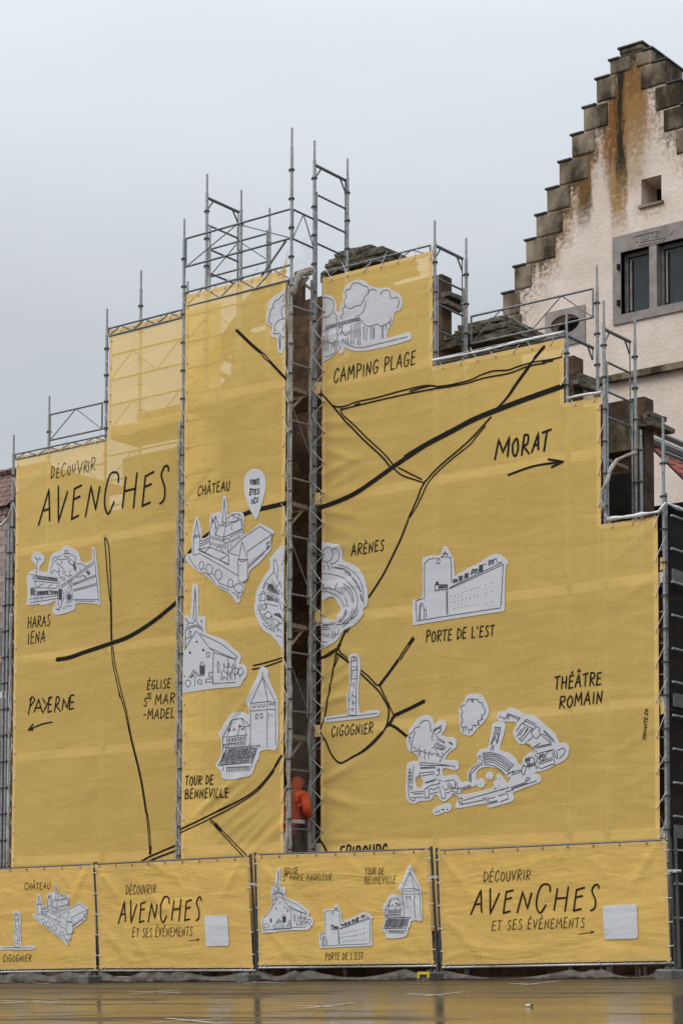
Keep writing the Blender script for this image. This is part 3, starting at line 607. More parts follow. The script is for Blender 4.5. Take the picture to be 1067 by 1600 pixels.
# end frames with corner gussets
def ef(par, px, py, Y0, rails, g=.2): p = atY(px, py, Y0); end_frame(par, p.x, Y0, YR, p.z, rails, g)
z = lambda x, y0, y1, Y: atY(x, y0, Y).z-atY(x, y1, Y).z
ef(sB, 492.5, 258, 0, (0, z(495, 258, 303, 0), z(495, 258, 341, 0), z(495, 258, 379, 0)))
ef(sB, 324, 309, 0, (0, z(326, 309, 351, 0), z(326, 309, 388, 0), z(326, 309, 425, 0)))
ef(sC, 679, 383, PB, (0, z(680, 383, 433, 0), z(680, 383, 474, 0), z(680, 383, 515, 0)))
ef(sC, 884.5, 524, PB, (0,)); ef(sC, 943, 514, PB, (0, z(945, 514, 564, 0), z(945, 514, 610, 0), z(945, 514, 650, 0)))
ef(sC, 1036, 706, PB, (0,))
# guard rails of the tower top: front, back and the short return
def rf(par, x0, y0, x1, Y, dz_px, nv=2, r=.018, post=True):
    a = atY(x0, y0, Y); X1 = atY(x1, y0, Y).x; dz = a.z-atY(x0, y0+dz_px, Y).z
    return rail_frame(par, a, (X1, Y, a.z), dz, nv=nv, r=r, post=post)
rf(sB, 291, 373, 455, YB, 44, 1); rf(sB, 291, 457, 455, YB, 22, 3, .018)
rf(sB, 327, 390, 421, YR, 43, 1); 
a = atY(457.5, 327, YB); c = Vector((a.x, 0, a.z)); rail_frame(sB, a, c, a.z-atY(457, 373, YB).z, nv=1, r=.018)
m_ = MB(); p = atY(403, 440, YB+.05); q = atY(447, 376, YB+.05); m_.tube([p, q], .02, 6); m_.build('brace', M['rail'], sB)
# guard rails over the left section
rf(sA, 25, 710, 166, 0, 8, 4, .016); rf(sA, 79, 648, 160, YR-.05, 40, 1); rf(sA, 170, 513.5, 284, 0, 12, 3, .018)
# ... and over the right section
rf(sC, 736, 494.5, 926, YR-.06, 43, 2); rf(sC, 502, 427, 672, .02, 14, 3, .016); rf(sC, 684, 560, 882, .02, 8, 4, .016)
# rails behind the banners, every half metre, V-braced in alternate panels
def backrails(par, X0, X1, Y, ztop, zlow=2.2):
    zc = ztop; k = 0
    while zc > zlow:
        if k % 2 == 0: rail_frame(par, (X0+.03, Y, zc), (X1-.03, Y, zc), .47, nv=2, r=.017, post=False)
        zc -= .47; k += 1
TA1 = atY(27.6, 714, 0).z; TA2 = atY(175, 516, 0).z; TB = atY(292, 462, YB).z
TC = [atY(502, 436, 0).z, atY(684, 571, 0).z, atY(888, 629, 0).z, atY(945, 819, 0).z]
backrails(sA, XA0, XA1, .06, TA1-.45); backrails(sA, XA1, XB0, .06, TA2-.45); backrails(sB, XB0, XB1, YB+.06, TB-.35)
for i in range(4): backrails(sC, XC[i], XC[i+1], .06, TC[i]-.5)
# decks with pale toe boards behind the mesh
def toe(par, X0, X1, Y, zc, h=.16):
    m_ = MB(); m_.box((X0+.04, Y, zc+.002), (X1-.04, Y+.03, zc+h)); m_.build('toe_board', M['toe'], par)
for zc in LV:
    for par, X0, X1, top, yf in ((sA, XA0, XA1, TA1, .05), (sA, XA1, XB0, TA2, .05), (sC, XC[0], XC[1], TC[0], .05), (sC, XC[1], XC[2], TC[1], .05), (sC, XC[2], XC[3], TC[2], .05), (sC, XC[3], XC[4], TC[3], .05)):
        if zc < top-.3: deck(par, X0, X1, .1, YR-.05, zc); toe(par, X0, X1, .045, zc)
    deck(sB, XB0, XB1, YB+.1, -.05 if zc > LV[4]+.5 else YB+.5, zc); deck(sB, XB0+.02, XC[0]-.05, .05, YR-.05, zc+.002, name='deck'); toe(sB, XB0, XB1, YB+.045, zc)
# extra deck seen as a dark band high on the left section
zb0 = atY(170, 690, YR).z; m_ = MB(); m_.box((XA1+.05, YR-.1, zb0), (XB0-.05, YR-.06, zb0+.38)); m_.build('side_board', M['plank'], sA)
# inside the dark gap: short ledgers every half metre, bracket braces under each deck
zz_ = LV[-1]-.6
m_list = 0
while zz_ < TB-.2:
    m_ = MB(); m_.tube([(XB1, YB, zz_), (XC[0], 0, zz_)], .017, 6); m_.build('return_ledger', M['steel'], sB); zz_ += .98
for zc in LV[:4]:
    m_ = MB(); m_.tube([(XB1-.04, YB+.05, zc-.42), (XB1-.06, -.12, zc-.06)], .028, 4); m_.tube([(XB1-.03, YB+.06, zc-.07), (XB1-.03, -.06, zc-.07)], .022, 4); m_.build('deck_bracket', M['plank'], sB)
for za, zb_ in ((LV[1]+.9, LV[0]-.3), (LV[2]+.6, LV[2]+1.4), (LV[3]+.4, LV[3]+1.2), (LV[4]+.4, LV[4]+1.1)):
    m_ = MB(); m_.tube([(XB1-.02, YB+.04, zb_), (XB1, -.06, za)], .010, 5); m_.build('thin_brace', M['steel'], sB)
m_ = MB(); m_.tube([(XC[0]-.05, -.08, LV[2]+.35), (XC[0]-.05, -.08, LV[2]+1.45)], .02, 6); m_.tube([(XC[0]-.05, -.08, LV[3]+.3), (XC[0]-.05, -.08, LV[3]+1.3)], .02, 6); m_.build('upright_stub', M['steel'], sB)
# timber offcuts wedged at the head of the gap
m_ = MB(); p0 = atY(463, 455, -.35); p1 = atY(481, 432, -.25); m_.tube([p0, p1], .045, 4); p0 = atY(462, 430, -.4); p1 = atY(487, 422, -.1); m_.tube([p0, p1], .06, 4); p0 = atY(470, 440, -.3); p1 = atY(486, 452, -.2); m_.tube([p0, p1], .03, 4); m_.build('timber_wedge', M['plank'], sB)
# nets rolled and tied round the two poles that frame the gap, and round the rails
def roll(par, pts, r, seed, name='net_roll', mt='net', n=None):
    rr = random.Random(seed); P_ = []; RR = []
    for i in range(len(pts)-1):
        a, c = Vector(pts[i]), Vector(pts[i+1]); n_ = max(2, int((c-a).length/.06))
        for k in range(n_+(1 if i == len(pts)-2 else 0)):
            p = a.lerp(c, k/n_); s = noise.noise(p*2.1+Vector((seed*3.3, 0, 0))); t = noise.noise(p*5.7+Vector((seed, 9, 0)))
            P_.append(p+noise.noise_vector(p*1.6+Vector((0, seed, 0)))*r*.9); RR.append(max(r*.35, r*(1+.7*s+.7*t)))
    b = MB(); b.tube(P_, RR, 9); return b.build(name, M[mt], par, smooth=True)
zlo, zhi = atY(452, 1335, YB).z-.4, atY(455, 445, YB).z
roll(sB, [(XB1-.018, YB-.025, zlo), (XB1-.018, YB-.025, zhi)], .027, 1); roll(sB, [(XB1+.025, YB, zlo), (XB1+.02, YB, zhi-.3)], .023, 2)
roll(sB, [(XC[0]-.015, -.06, zlo), (XC[0]-.015, -.06, zhi+.2)], .034, 3)
roll(sB, [(XB0-.01, YB-.03, zlo), (XB0-.01, YB-.03, TB-2.2)], .034, 4); 
roll(sB, [atY(486, 425, -.1), atY(470, 428, -.3), atY(460, 440, -.5), atY(456, 458, -.6)], .05, 8)
p = [atY(684, 562, -.03), atY(740, 553, -.03), atY(820, 540, -.03), atY(880, 527, -.03)]; X0 = p[0]
roll(sC, [(XC[1], -.03, X0.z), (XC[2]-.05, -.03, X0.z)], .021, 5, 'net_roll', 'netw')
zq = atY(888, 622, -.03).z; roll(sC, [(XC[2]+.03, -.03, zq), (XC[3]-.02, -.03, zq)], .022, 6, 'net_roll', 'netw')
zq = atY(950, 811, -.03).z; roll(sC, [(XC[3]+.05, -.03, zq), (XC[4]-.05, -.03, zq), (XC[4]+.05, -.02, zq+.12), (XC[4]+.15, .5, zq+.05), (XC[4]+.1, 2.2, zq+.05)], .028, 7, 'net_roll', 'netw')
Zh = lambda a, b_: (920+a/4.444, 640+b_/4.444)
roll(sC, [atY(*Zh(105, 700), -.12), atY(*Zh(82, 620), -.13), atY(*Zh(85, 560), -.14), atY(*Zh(118, 495), -.12), atY(*Zh(138, 415), -.02), atY(*Zh(190, 350), .2), atY(*Zh(260, 315), .45), atY(*Zh(322, 300), .7)], .030, 9, 'net_roll', 'net')
roll(sA, [(XA0-.01, .0, .2), (XA0-.01, .0, TA1-3)], .033, 12)
# right-hand flank: dark net stretched on tubes that run back from the corner
sF = thing('scaffold', (XC[4], 3, .05), 'flank scaffold at the right edge covered in dark net', 'scaffold')
XF = XC[4]+.09; zk = .9
while zk < TC[3]+.1:
    m_ = MB(); m_.tube([(XF, .05, zk), (XF, 9, zk)], .018, 6); m_.build('ledger', M['steel'], sF); zk += .5
for zc in LV[2:]:
    m_ = MB(); m_.box((XF-.03, .1, zc), (XF, 9, zc+.2)); m_.build('toe_board', M['fence_steel'], sF); deck(sF, XF-.9, XF-.06, .1, 9, zc, 2)
for k in range(1, 4):
    m_ = MB(); pole(m_, XF+.02, k*2.5, .05, TC[3]+.4); m_.build('pole', [M['steel'], M['coupler']], sF)
m_ = MB(); m_.add([(XF-.07, .05, .05), (XF-.07, 9, .05), (XF-.07, 9, TC[3]), (XF-.07, .05, TC[3])], [(0, 1, 2, 3)]); nn = m_.build('dark_net', M['dark_net']); tag(nn, 'dark mesh net closing the right flank of the scaffold', 'net')
# sheer net across the gap
m_ = MB(); nzz = 40; vs = []
for i in range(nzz+1):
    zz_ = zlo+.4+(atY(470, 1060, -.3).z-zlo-.4)*i/nzz
    for k in range(7):
        f = k/6; s = .05*math.sin(f*math.pi)*math.sin(zz_*3.1+f*5); vs.append((XB1+(XC[0]-XB1)*f+.03+s, YB*(1-f)-.03*f, zz_))
m_.add(vs, [(i*7+k, i*7+k+1, (i+1)*7+k+1, (i+1)*7+k) for i in range(nzz) for k in range(6)])
tag(m_.build('debris_net', M['gauze'], smooth=True), 'sheer grey gauze across the lower half of the dark gap', 'net')
m_ = MB(); m_.add([(XB1+.03, YB, TB), (XC[0]-.03, 0, TB), (XC[0]-.03, 0, atY(480, 327, -.2).z), (XB1+.25, YB+.3, atY(470, 340, -.2).z)], [(0, 1, 2, 3)])
tag(m_.build('debris_net', M['gauze_thin']), 'scrap of sheer net hanging at the tower top above the gap', 'net')

# ================================================================ PRINTED BANNERS
def bump1(x, c, w): return math.exp(-((x-c)/w)**2)
class Sheet:
    """a hung sheet: maps pixels to its plane and gives its folds"""
    def __init__(s, Y, folds=(), amp=.006): s.Y = Y; s.folds = folds; s.amp = amp; s.n = 0
    def to(s, px, py): p = atY(px, py, s.Y); return (p.x, p.z)
    def y(s, X, Z):
        d = s.amp*(math.sin(X*2.1+Z*.7)+.6*math.sin(Z*2.9-X*1.3+1)+.5*noise.noise(Vector((X*1.7, Z*1.7, s.Y*9))))
        for (cx, cz, ang, ln, wd, a) in s.folds:      # fold lines: centre, angle, half length, half width, depth
            u = (X-cx)*math.cos(ang)+(Z-cz)*math.sin(ang); v = -(X-cx)*math.sin(ang)+(Z-cz)*math.cos(ang)
            d -= a*math.exp(-(v/wd)**2-(u/ln)**2)
        return s.Y+d
    def P(s, q, off): return (q[0], s.y(q[0], q[1])-off, q[1])
class LeanSheet(Sheet):
    """fence sheet: four corner pixels, top at Yt, bottom at Yb"""
    def __init__(s, tl, tr, br, bl, Yt, Yb, folds=(), amp=.008):
        super().__init__(Yb, folds, amp); s.Yt, s.Yb = Yt, Yb
        s.zt = (atY(*tl, Yt).z+atY(*tr, Yt).z)/2; s.zb = (atY(*bl, Yb).z+atY(*br, Yb).z)/2
        s.c = [s.to(*q) for q in (tl, tr, br, bl)]
    def lean(s, z): return s.Yb+(s.Yt-s.Yb)*(z-s.zb)/(s.zt-s.zb)
    def to(s, px, py):
        d = ray(px, py); k = (s.Yt-s.Yb)/(s.zt-s.zb); t = (s.Yb+k*(EYE.z-s.zb)-EYE.y)/(d.y-k*d.z); p = EYE+d*t; return (p.x, p.z)
    def y(s, X, Z): return super().y(X, Z)-s.Yb+s.lean(Z)
def catmull(pts, closed=False, n=5):
    if len(pts) < 3: return pts
    out = []; N_ = len(pts); rng = range(N_ if closed else N_-1)
    for i in rng:
        if closed: a, b, c, d = (pts[(i+k) % N_] for k in (-1, 0, 1, 2))
        else: a, b, c, d = pts[max(i-1, 0)], pts[i], pts[i+1], pts[min(i+2, N_-1)]
        for k in range(n):
            t = k/n
            out.append(tuple(.5*(2*b[j]+(c[j]-a[j])*t+(2*a[j]-5*b[j]+4*c[j]-d[j])*t*t+(3*b[j]-a[j]-3*c[j]+d[j])*t**3) for j in (0, 1)))
    if not closed: out.append(pts[-1])
    return out
def ribbon(mb, sheet, pts, w, off, step=.05, taper=None):
    q = [pts[0]]
    for a, b in zip(pts, pts[1:]):
        d = math.hypot(b[0]-a[0], b[1]-a[1])
        if d < 1e-6: continue
        n = max(1, int(d/step))
        for k in range(1, n+1): q.append((a[0]+(b[0]-a[0])*k/n, a[1]+(b[1]-a[1])*k/n))
    if len(q) < 2: return
    L_ = []; Rr = []; m = len(q)
    for i in range(m):
        def dr(a, b):
            d = Vector((b[0]-a[0], b[1]-a[1])); return d.normalized() if d.length > 1e-9 else Vector((1, 0))
        d0 = dr(q[i-1], q[i]) if i else dr(q[0], q[1]); d1 = dr(q[i], q[i+1]) if i < m-1 else d0
        n0 = Vector((-d0.y, d0.x)); n1 = Vector((-d1.y, d1.x)); nn = n0+n1
        if nn.length < .2: nn = n0
        nn.normalize(); k = 1/max(.55, nn.dot(n0)); hw = w/2*k
        L_.append((q[i][0]+nn.x*hw, q[i][1]+nn.y*hw)); Rr.append((q[i][0]-nn.x*hw, q[i][1]-nn.y*hw))
    da = Vector((q[1][0]-q[0][0], q[1][1]-q[0][1])).normalized(); db = Vector((q[-1][0]-q[-2][0], q[-1][1]-q[-2][1])).normalized()
    e0 = (q[0][0]-da.x*w*.42, q[0][1]-da.y*w*.42); e1 = (q[-1][0]+db.x*w*.42, q[-1][1]+db.y*w*.42)
    vs = [sheet.P(p, off) for p in L_]+[sheet.P(p, off) for p in Rr]+[sheet.P(e0, off), sheet.P(e1, off)]
    fs = [(i, i+m, i+1+m, i+1) for i in range(m-1)]+[(2*m, m, 0), (m-1, 2*m-1, 2*m+1)]
    mb.add(vs, fs)
def dot(mb, sheet, c, r, off, n=8, sx=1):
    mb.add([sheet.P((c[0]+r*sx*math.cos(k*2*math.pi/n), c[1]+r*math.sin(k*2*math.pi/n)), off) for k in range(n)], [tuple(range(n))])
def parse(s, sep=';'):
    out = []
    for q in s.replace('\n', ' ').split(sep):
        q = q.strip()
        if not q: continue
        kind = q[0] if q[0] in '~WHD' else ''
        out.append((kind, [tuple(float(v) for v in t.split(',')) for t in q.lstrip('~WHD').split()]))
    return out
def frame(ox, oy, k): return lambda p: (ox+p[0]/k, oy+p[1]/k)
FR = dict(c=frame(280,720,5.928), e=frame(280,900,5.928), t=frame(280,1030,5), a=frame(490,820,6.276), al=frame(395,850,10), p=frame(630,840,5.928), g=frame(490,980,5.616),
          t1=frame(625,1110,7.621), t2=frame(710,1080,5.616), h=frame(38,845,8.208), ca=frame(410,430,4.446), l0=frame(20,820,3.952), l=frame(20,1080,3.952), r1=frame(360,490,10.67),
          r5=frame(490,520,5.081), r6=frame(640,520,4.104), v=frame(50,700,4.639), f=frame(0,0,1), cp=frame(400,430,4.104), n=frame(820,1020,4.85), fb=frame(500,1180,4.104),
          p0=frame(0,1340,6.67), p1=frame(150,1340,4.268), p2=frame(400,1330,3.81), p3=frame(690,1320,2.83))
def affine(src, dst):
    """least squares 2-D affine src -> dst"""
    import numpy as np
    A = np.array([[x, y, 1] for x, y in src]); B = np.array(dst); S, *_ = np.linalg.lstsq(A, B, rcond=None)
    return lambda p: (p[0]*S[0, 0]+p[1]*S[1, 0]+S[2, 0], p[0]*S[0, 1]+p[1]*S[1, 1]+S[2, 1])
def clip_poly(poly, xlim, keep):
    out = []
    ins = (lambda p: p[0] >= xlim) if keep > 0 else (lambda p: p[0] <= xlim)
    for i, a in enumerate(poly):
        b = poly[(i+1) % len(poly)]
        if ins(a): out.append(a)
        if ins(a) != ins(b):
            t = (xlim-a[0])/(b[0]-a[0]); out.append((xlim, a[1]+t*(b[1]-a[1])))
    return out
STK = [0]
def drawing(parent, sheet, outlines, holes, lines, mp, name, w=.0105, label=None, clip=None, white='white_print', ink='ink_line', dots=1., smooth=True):
    """white cut-out with ink line work"""
    b = MB()
    for oi, o in enumerate(outlines):
        pts = [p for _, q in parse(o) for p in q]
        if smooth: pts = catmull(pts, True, 3)
        poly = [sheet.to(*mp(p)) for p in pts]
        if clip: poly = clip_poly(poly, *clip)
        hs = [[sheet.to(*mp(p)) for p in catmull(q, True, 3)] for _, q in parse(holes[oi])] if holes and oi < len(holes) and holes[oi] else []
        STK[0] += 1; off = .0095+.0006*(STK[0] % 3)+.0006*oi
        rv, fs, _ = fill2d(poly, hs, .07)
        b.add([sheet.P((p.x, p.y), off) for p in rv], [tuple(reversed(f)) if (rv[f[1]]-rv[f[0]]).cross(rv[f[2]]-rv[f[0]]) > 0 else f for f in fs])
    st = b.build(name, M[white], parent)
    if label: st['label'] = label
    b = MB(); off = .0145
    def rib(pts, ww=w):
        if clip:
            run = []
            for p in pts:
                if (p[0]-clip[0])*clip[1] >= 0: run.append(p)
                else:
                    if len(run) > 1: ribbon(b, sheet, run, ww, off)
                    run = []
            if len(run) > 1: ribbon(b, sheet, run, ww, off)
        else: ribbon(b, sheet, pts, ww, off)
    for kind, q in parse(lines):
        if kind == 'D':
            r = q[-1][0]
            for p in q[:-1]:
                c0 = sheet.to(*mp(p)); c1 = sheet.to(*mp((p[0], p[1]-r)))
                if not clip or (c0[0]-clip[0])*clip[1] >= 0: dot(b, sheet, c0, max(.008, abs(c1[1]-c0[1])), off)
        elif kind == 'W':        # a row of n little uprights: start, end, (n, height)
            a, c, (n, h) = q; n = int(n)
            for k in range(n):
                t = k/max(1, n-1); x = a[0]+(c[0]-a[0])*t+R.uniform(-1.5, 1.5); y = a[1]+(c[1]-a[1])*t+R.uniform(-2, 2)
                rib([sheet.to(*mp((x, y-h/2))), sheet.to(*mp((x+R.uniform(-2, 2), y+h/2)))], w*1.35)
        elif kind == 'H':        # hatching between edges AB and DC with n strokes
            A, B_, C_, D_, (n, j) = q; n = int(n)
            for k in range(n):
                t = k/max(1, n-1)
                p0 = (A[0]+(B_[0]-A[0])*t, A[1]+(B_[1]-A[1])*t); p1 = (D_[0]+(C_[0]-D_[0])*t, D_[1]+(C_[1]-D_[1])*t)
                s0, s1 = R.uniform(0, .12), R.uniform(.85, 1)
                m_ = [(p0[0]+(p1[0]-p0[0])*u+R.uniform(-j, j), p0[1]+(p1[1]-p0[1])*u+R.uniform(-j, j)) for u in (s0, (s0+s1)/2, s1)]
                rib([sheet.to(*mp(p)) for p in m_], w*.8)
        else:
            pts = catmull(q, False, 4) if kind == '~' else q
            rib([sheet.to(*mp(p)) for p in pts])
    if b.v: b.build('line_work', M[ink], st)
    return st
def strokes(parent, sheet, specs, name, ink='ink', label=None, off=.0065):
    if name == 'printed_road': STK[0] += 1; off = .0052+.0006*(STK[0] % 4)
    """specs: (frame key or map, width in metres, 'stroke;stroke')"""
    b = MB()
    if name == 'printed_road' and len(specs) > 1:
        for sp in specs: strokes(parent, sheet, [sp], name, ink, label, off)
        return
    for fr, w, s in specs:
        mp = FR[fr] if isinstance(fr, str) else fr
        for kind, q in parse(s):
            if kind == 'D': dot(b, sheet, sheet.to(*mp(q[0])), w/2, off); continue
            pts = catmull(q, False, 6) if kind == '~' else q
            ribbon(b, sheet, [sheet.to(*mp(p)) for p in pts], w, off)
    o = b.build(name, M[ink], parent)
    if label: o['label'] = label
    return o
GL = {'A': (6, "0,0 3.5,10 5.5,0;1.3,3.5 4.9,4"), 'B': (5.4, "0.5,0 1,10;~1,10 4,9.5 4,6.5 1,5.3;~1,5.3 5,4.5 4.5,1 0.5,0"), 'C': (5.2, "~5,8 4.2,10 2.2,9 0.6,5 1.2,0.8 3,0.3 4.8,2.5"),
 'D': (5.2, "0.5,0 1,10;~1,10 4.8,7.5 4.8,3 0.5,0"), 'E': (5, "4.8,10 1.2,9.6 0.5,0 4.5,0.4;0.9,5.2 4,5.4"), 'F': (5, "4.8,10 1.2,9.6 0.5,0;0.9,5.2 4,5.4"),
 'G': (5.6, "~5,8.3 4,10 2,9 0.6,5 1.2,0.8 3.2,0.3 4.8,2 4.9,4.5;2.9,4.3 5.3,4.6"), 'H': (5.6, "1,10 0.5,0;5.2,10 4.7,0;0.7,4.8 5,5.2"), 'I': (2.1, "1.2,9 0.9,0"), 'L': (4.4, "1,10 0.5,0.3 4,0.5"),
 'M': (7, "0.3,0 1.3,10 3.4,3.5 6,10.3 6.5,0"), 'N': (5.4, "0.3,0 1,9 4.2,0.6 5,9.5"), 'O': (5.3, "~2.8,9.3 0.7,6 0.8,1.5 2.8,0 4.8,3 4.6,7.5 2.8,9.3"),
 'P': (5, "0.5,0 1.2,10;~1.2,10 4.5,9.3 4.6,6.3 0.8,4.6"), 'R': (5.2, "0.5,0 1.2,10;~1.2,10 4.5,9.3 4.6,6.3 0.8,4.6;1.2,4.7 4.9,0"), 'S': (4.8, "~4.6,8.8 3.3,10 1.5,8.5 2,6.2 3.9,4 3.6,1 1.8,0 0.4,1.2"),
 'T': (5.2, "0,9.4 5.4,10;2.9,9.7 2.4,0"), 'U': (5.3, "~0.8,9.5 0.5,3 1.5,0.2 3.6,0.6 4.6,4 4.9,9.7"), 'V': (5, "0.3,9.6 1.8,0 4.9,9.8"), 'Y': (5, "0.3,9.8 2.4,5.3;4.9,10 1.6,0"),
 '-': (4, "0.5,4.6 3.5,5"), "'": (2, "1.2,10 0.9,7.8"), '.': (1.8, "0.8,0.1 1.0,0.5"), ' ': (3, "")}
ACC = {'É': ('E', "2.4,11.4 3.9,13"), 'È': ('E', "1.6,13 3.1,11.4"), 'Ê': ('E', "1.2,11.3 2.8,13 4.2,11.3"), 'Â': ('A', "2,11.6 3.6,13.3 5,11.6")}
def words(parent, sheet, items, name='lettering', ink='ink', label=None, off=.0065, up_=None):
    """items: (frame, text, (x0,y0), (x1,y1), cap height, stroke width m[, slant])"""
    b = MB()
    for it in items:
        fr, s, a, c, h, w = it[:6]; sl = it[6] if len(it) > 6 else .10; mp = FR[fr]
        W_ = []
        for ch in s: W_.append(GL[ACC[ch][0] if ch in ACC else ch][0]+1.6)
        tot = sum(W_)-1.6; x = 0; d = (c[0]-a[0], c[1]-a[1])
        uv = up_ if up_ else (0, -1)
        for ch, wd in zip(s, W_):
            base = ACC[ch][0] if ch in ACC else ch; g = GL[base][1]+(';'+ACC[ch][1] if ch in ACC else '')
            jy = R.uniform(-.35, .35); js = R.uniform(.95, 1.06)
            for kind, q in parse(g):
                pts = [((x+(px+py*sl*.5-.3)*1.0)/tot, (py*js+jy)/10) for px, py in q]
                pts = [mp((a[0]+d[0]*u+uv[0]*h*v_, a[1]+d[1]*u+uv[1]*h*v_)) for u, v_ in pts]
                if kind == '~': pts = catmull(pts, False, 5)
                ribbon(b, sheet, [sheet.to(*p) for p in pts], w, off)
            x += wd
    o = b.build(name, M[ink], parent)
    if label: o['label'] = label
    return o
def cloth(name, sheet, rects, step, mats, parent=None, hem=.07, hemsides='lrt', back=0):
    """grid cloth made of X,Z rectangles with a hem strip along the outside"""
    b = MB()
    for (x0, z0, x1, z1) in rects:
        nx_ = max(2, int((x1-x0)/step)); nz_ = max(2, int((z1-z0)/step))
        vs = [sheet.P((x0+(x1-x0)*i/nx_, z0+(z1-z0)*j/nz_), 0) for j in range(nz_+1) for i in range(nx_+1)]
        b.add(vs, [(j*(nx_+1)+i, j*(nx_+1)+i+1, (j+1)*(nx_+1)+i+1, (j+1)*(nx_+1)+i) for j in range(nz_) for i in range(nx_)])
    return b
def strip(b, sheet, p, q, w, off):
    ribbon(b, sheet, [p, q], w, off, .08)
# folds fan out from the lashings
rf_ = random.Random(5)
def fan(x, z, sgn, n=2, a=.012): return [(x+sgn*.35, z+rf_.uniform(-.15, .15), rf_.uniform(-.45, .45), .45, .055, a*rf_.uniform(.4, 1.2)) for _ in range(n)]
XAe0, XAe1 = atY(23, 1000, 0).x, XB0+.42
XBe0, XBe1 = atY(287.5, 850, YB).x, atY(445, 850, YB).x
XCe0, XCe1 = atY(503, 800, 0).x, atY(1028, 1000, 0).x
ZB = .75
folds_C = []
zz_ = 1.9
TIE_C = []
while zz_ < TC[0]-.2: TIE_C.append(zz_); folds_C += fan(XCe0, zz_, 1, 2, .022); zz_ += .52
TIE_R = []; zz_ = 2.0
while zz_ < TC[3]-.1: TIE_R.append(zz_); folds_C += fan(XCe1, zz_, -1, 1, .010); zz_ += .53
folds_C += [(XC[1]+.5, TC[1]-.25, .6, .5, .05, .012), (XC[3]+.6, TC[3]-.3, .5, .4, .05, .014)]
for k in range(10): folds_C.append((rf_.uniform(-.5, 6.5), rf_.uniform(2, 9), rf_.uniform(-.15, .1), rf_.uniform(.5, 1.4), .03, rf_.uniform(-.006, .006)))
folds_B = []
for k in range(9):          # slack corner low on the right
    folds_B.append((XBe1-.15-.18*k, 2.35+.10*k+rf_.uniform(-.15, .15), .62+rf_.uniform(-.15, .15), .55, .05, .028*rf_.uniform(.5, 1.1)))
for k in range(10): folds_B.append((XBe1-rf_.uniform(.1, 2.2), rf_.uniform(3.5, TB-.5), rf_.uniform(.4, 1.0), rf_.uniform(.4, 1.0), .05, rf_.uniform(-.012, .014)))
folds_A = [(rf_.uniform(XA0, XB0), rf_.uniform(2, 7), rf_.uniform(-.2, .3), .8, .03, rf_.uniform(-.006, .006)) for _ in range(12)]
shA = Sheet(0, folds_A, .005); shB = Sheet(YB, folds_B, .007); shC = Sheet(0, folds_C, .005)
def hang(name, sheet, rects, edges, label, ties):
    x = sum(r[0] for r in rects)/len(rects); o = thing(name, (rects[0][0], sheet.Y, ZB), label, 'banner')
    cloth(name, sheet, rects, .05, None).build('mesh_cloth', M['yellow'], o, smooth=True)
    h = MB()
    for p, q in edges: strip(h, sheet, p, q, .075, .0018)
    h.build('hem', M['yellow_hem'], o)
    for (p, tgt) in ties:            # elastic cords from the eyelets to the tubes
        t = MB(); a = Vector(sheet.P(p, .012)); t.tube([a, Vector(tgt)+Vector((rf_.uniform(-.02, .02), 0, rf_.uniform(-.07, .07)))], .0055, 5); t.tube([a+Vector((0, -.01, -.010)), a+Vector((0, -.01, .010))], .013, 6); t.build('tie_cord', M['cord'], o)
    return o
# ---- left banner
e_ = .035
XA1e = atY(171, 600, 0).x
tiesA = []
zz_ = 1.7
while zz_ < TA1-.1: tiesA.append(((XAe0+.05, zz_), (XAe0-.09, .03, zz_+.28))); zz_ += .5
zz_ = TA1+.3
while zz_ < TA2: tiesA.append(((XA1e+.05, zz_), (XA1-.01, -.02, zz_+.2))); zz_ += .5
for x in [XAe0+.3*k for k in range(1, 8)]: tiesA.append(((x, TA1-.05), (x+.1, .03, TA1+.07)))
for x in [XA1e+.3*k for k in range(1, 8)]: tiesA.append(((x, TA2-.05), (x+.1, .03, TA2+.07)))
bA = hang('banner', shA, [(XAe0, ZB, XA1e, TA1), (XA1e, ZB, XAe1, TA2)], [((XAe0+e_, ZB), (XAe0+e_, TA1)), ((XAe0, TA1-e_), (XA1e, TA1-e_)), ((XA1e+e_, TA1), (XA1e+e_, TA2)), ((XA1e, TA2-e_), (XAe1, TA2-e_))],
          'tall yellow mesh banner on the left with the large lettering DÉCOUVRIR AVENCHES', tiesA)
# ---- tower banner
tiesB = []
zz_ = 1.7
while zz_ < TB-.1:
    tiesB.append(((XBe0+.05, zz_), (XB0+.01, YB-.05, zz_+.24))); tiesB.append(((XBe1-.05, zz_+.2), (XB1-.01, YB-.06, zz_+.2+rf_.choice((-.3, .3, .28))))); zz_ += .5
for x in [XBe0+.3*k for k in range(1, 8)]: tiesB.append(((x, TB-.05), (x+.1, YB+.03, TB+.12)))
bB = hang('banner', shB, [(XBe0, ZB, XBe1, TB)], [((XBe0+e_, ZB), (XBe0+e_, TB)), ((XBe1-e_, ZB), (XBe1-e_, TB)), ((XBe0, TB-e_), (XBe1, TB-e_))],
          'tall yellow mesh banner on the tower with the château and church drawings', tiesB)
t = MB(); a = shB.to(428, 438); c = shB.to(451, 402); d = shB.to(447, 432)
t.add([shB.P(a, 0), shB.P(d, .01), shB.P(c, 0)], [(0, 1, 2)]); t.build('loose_flap', M['yellow'], bB)
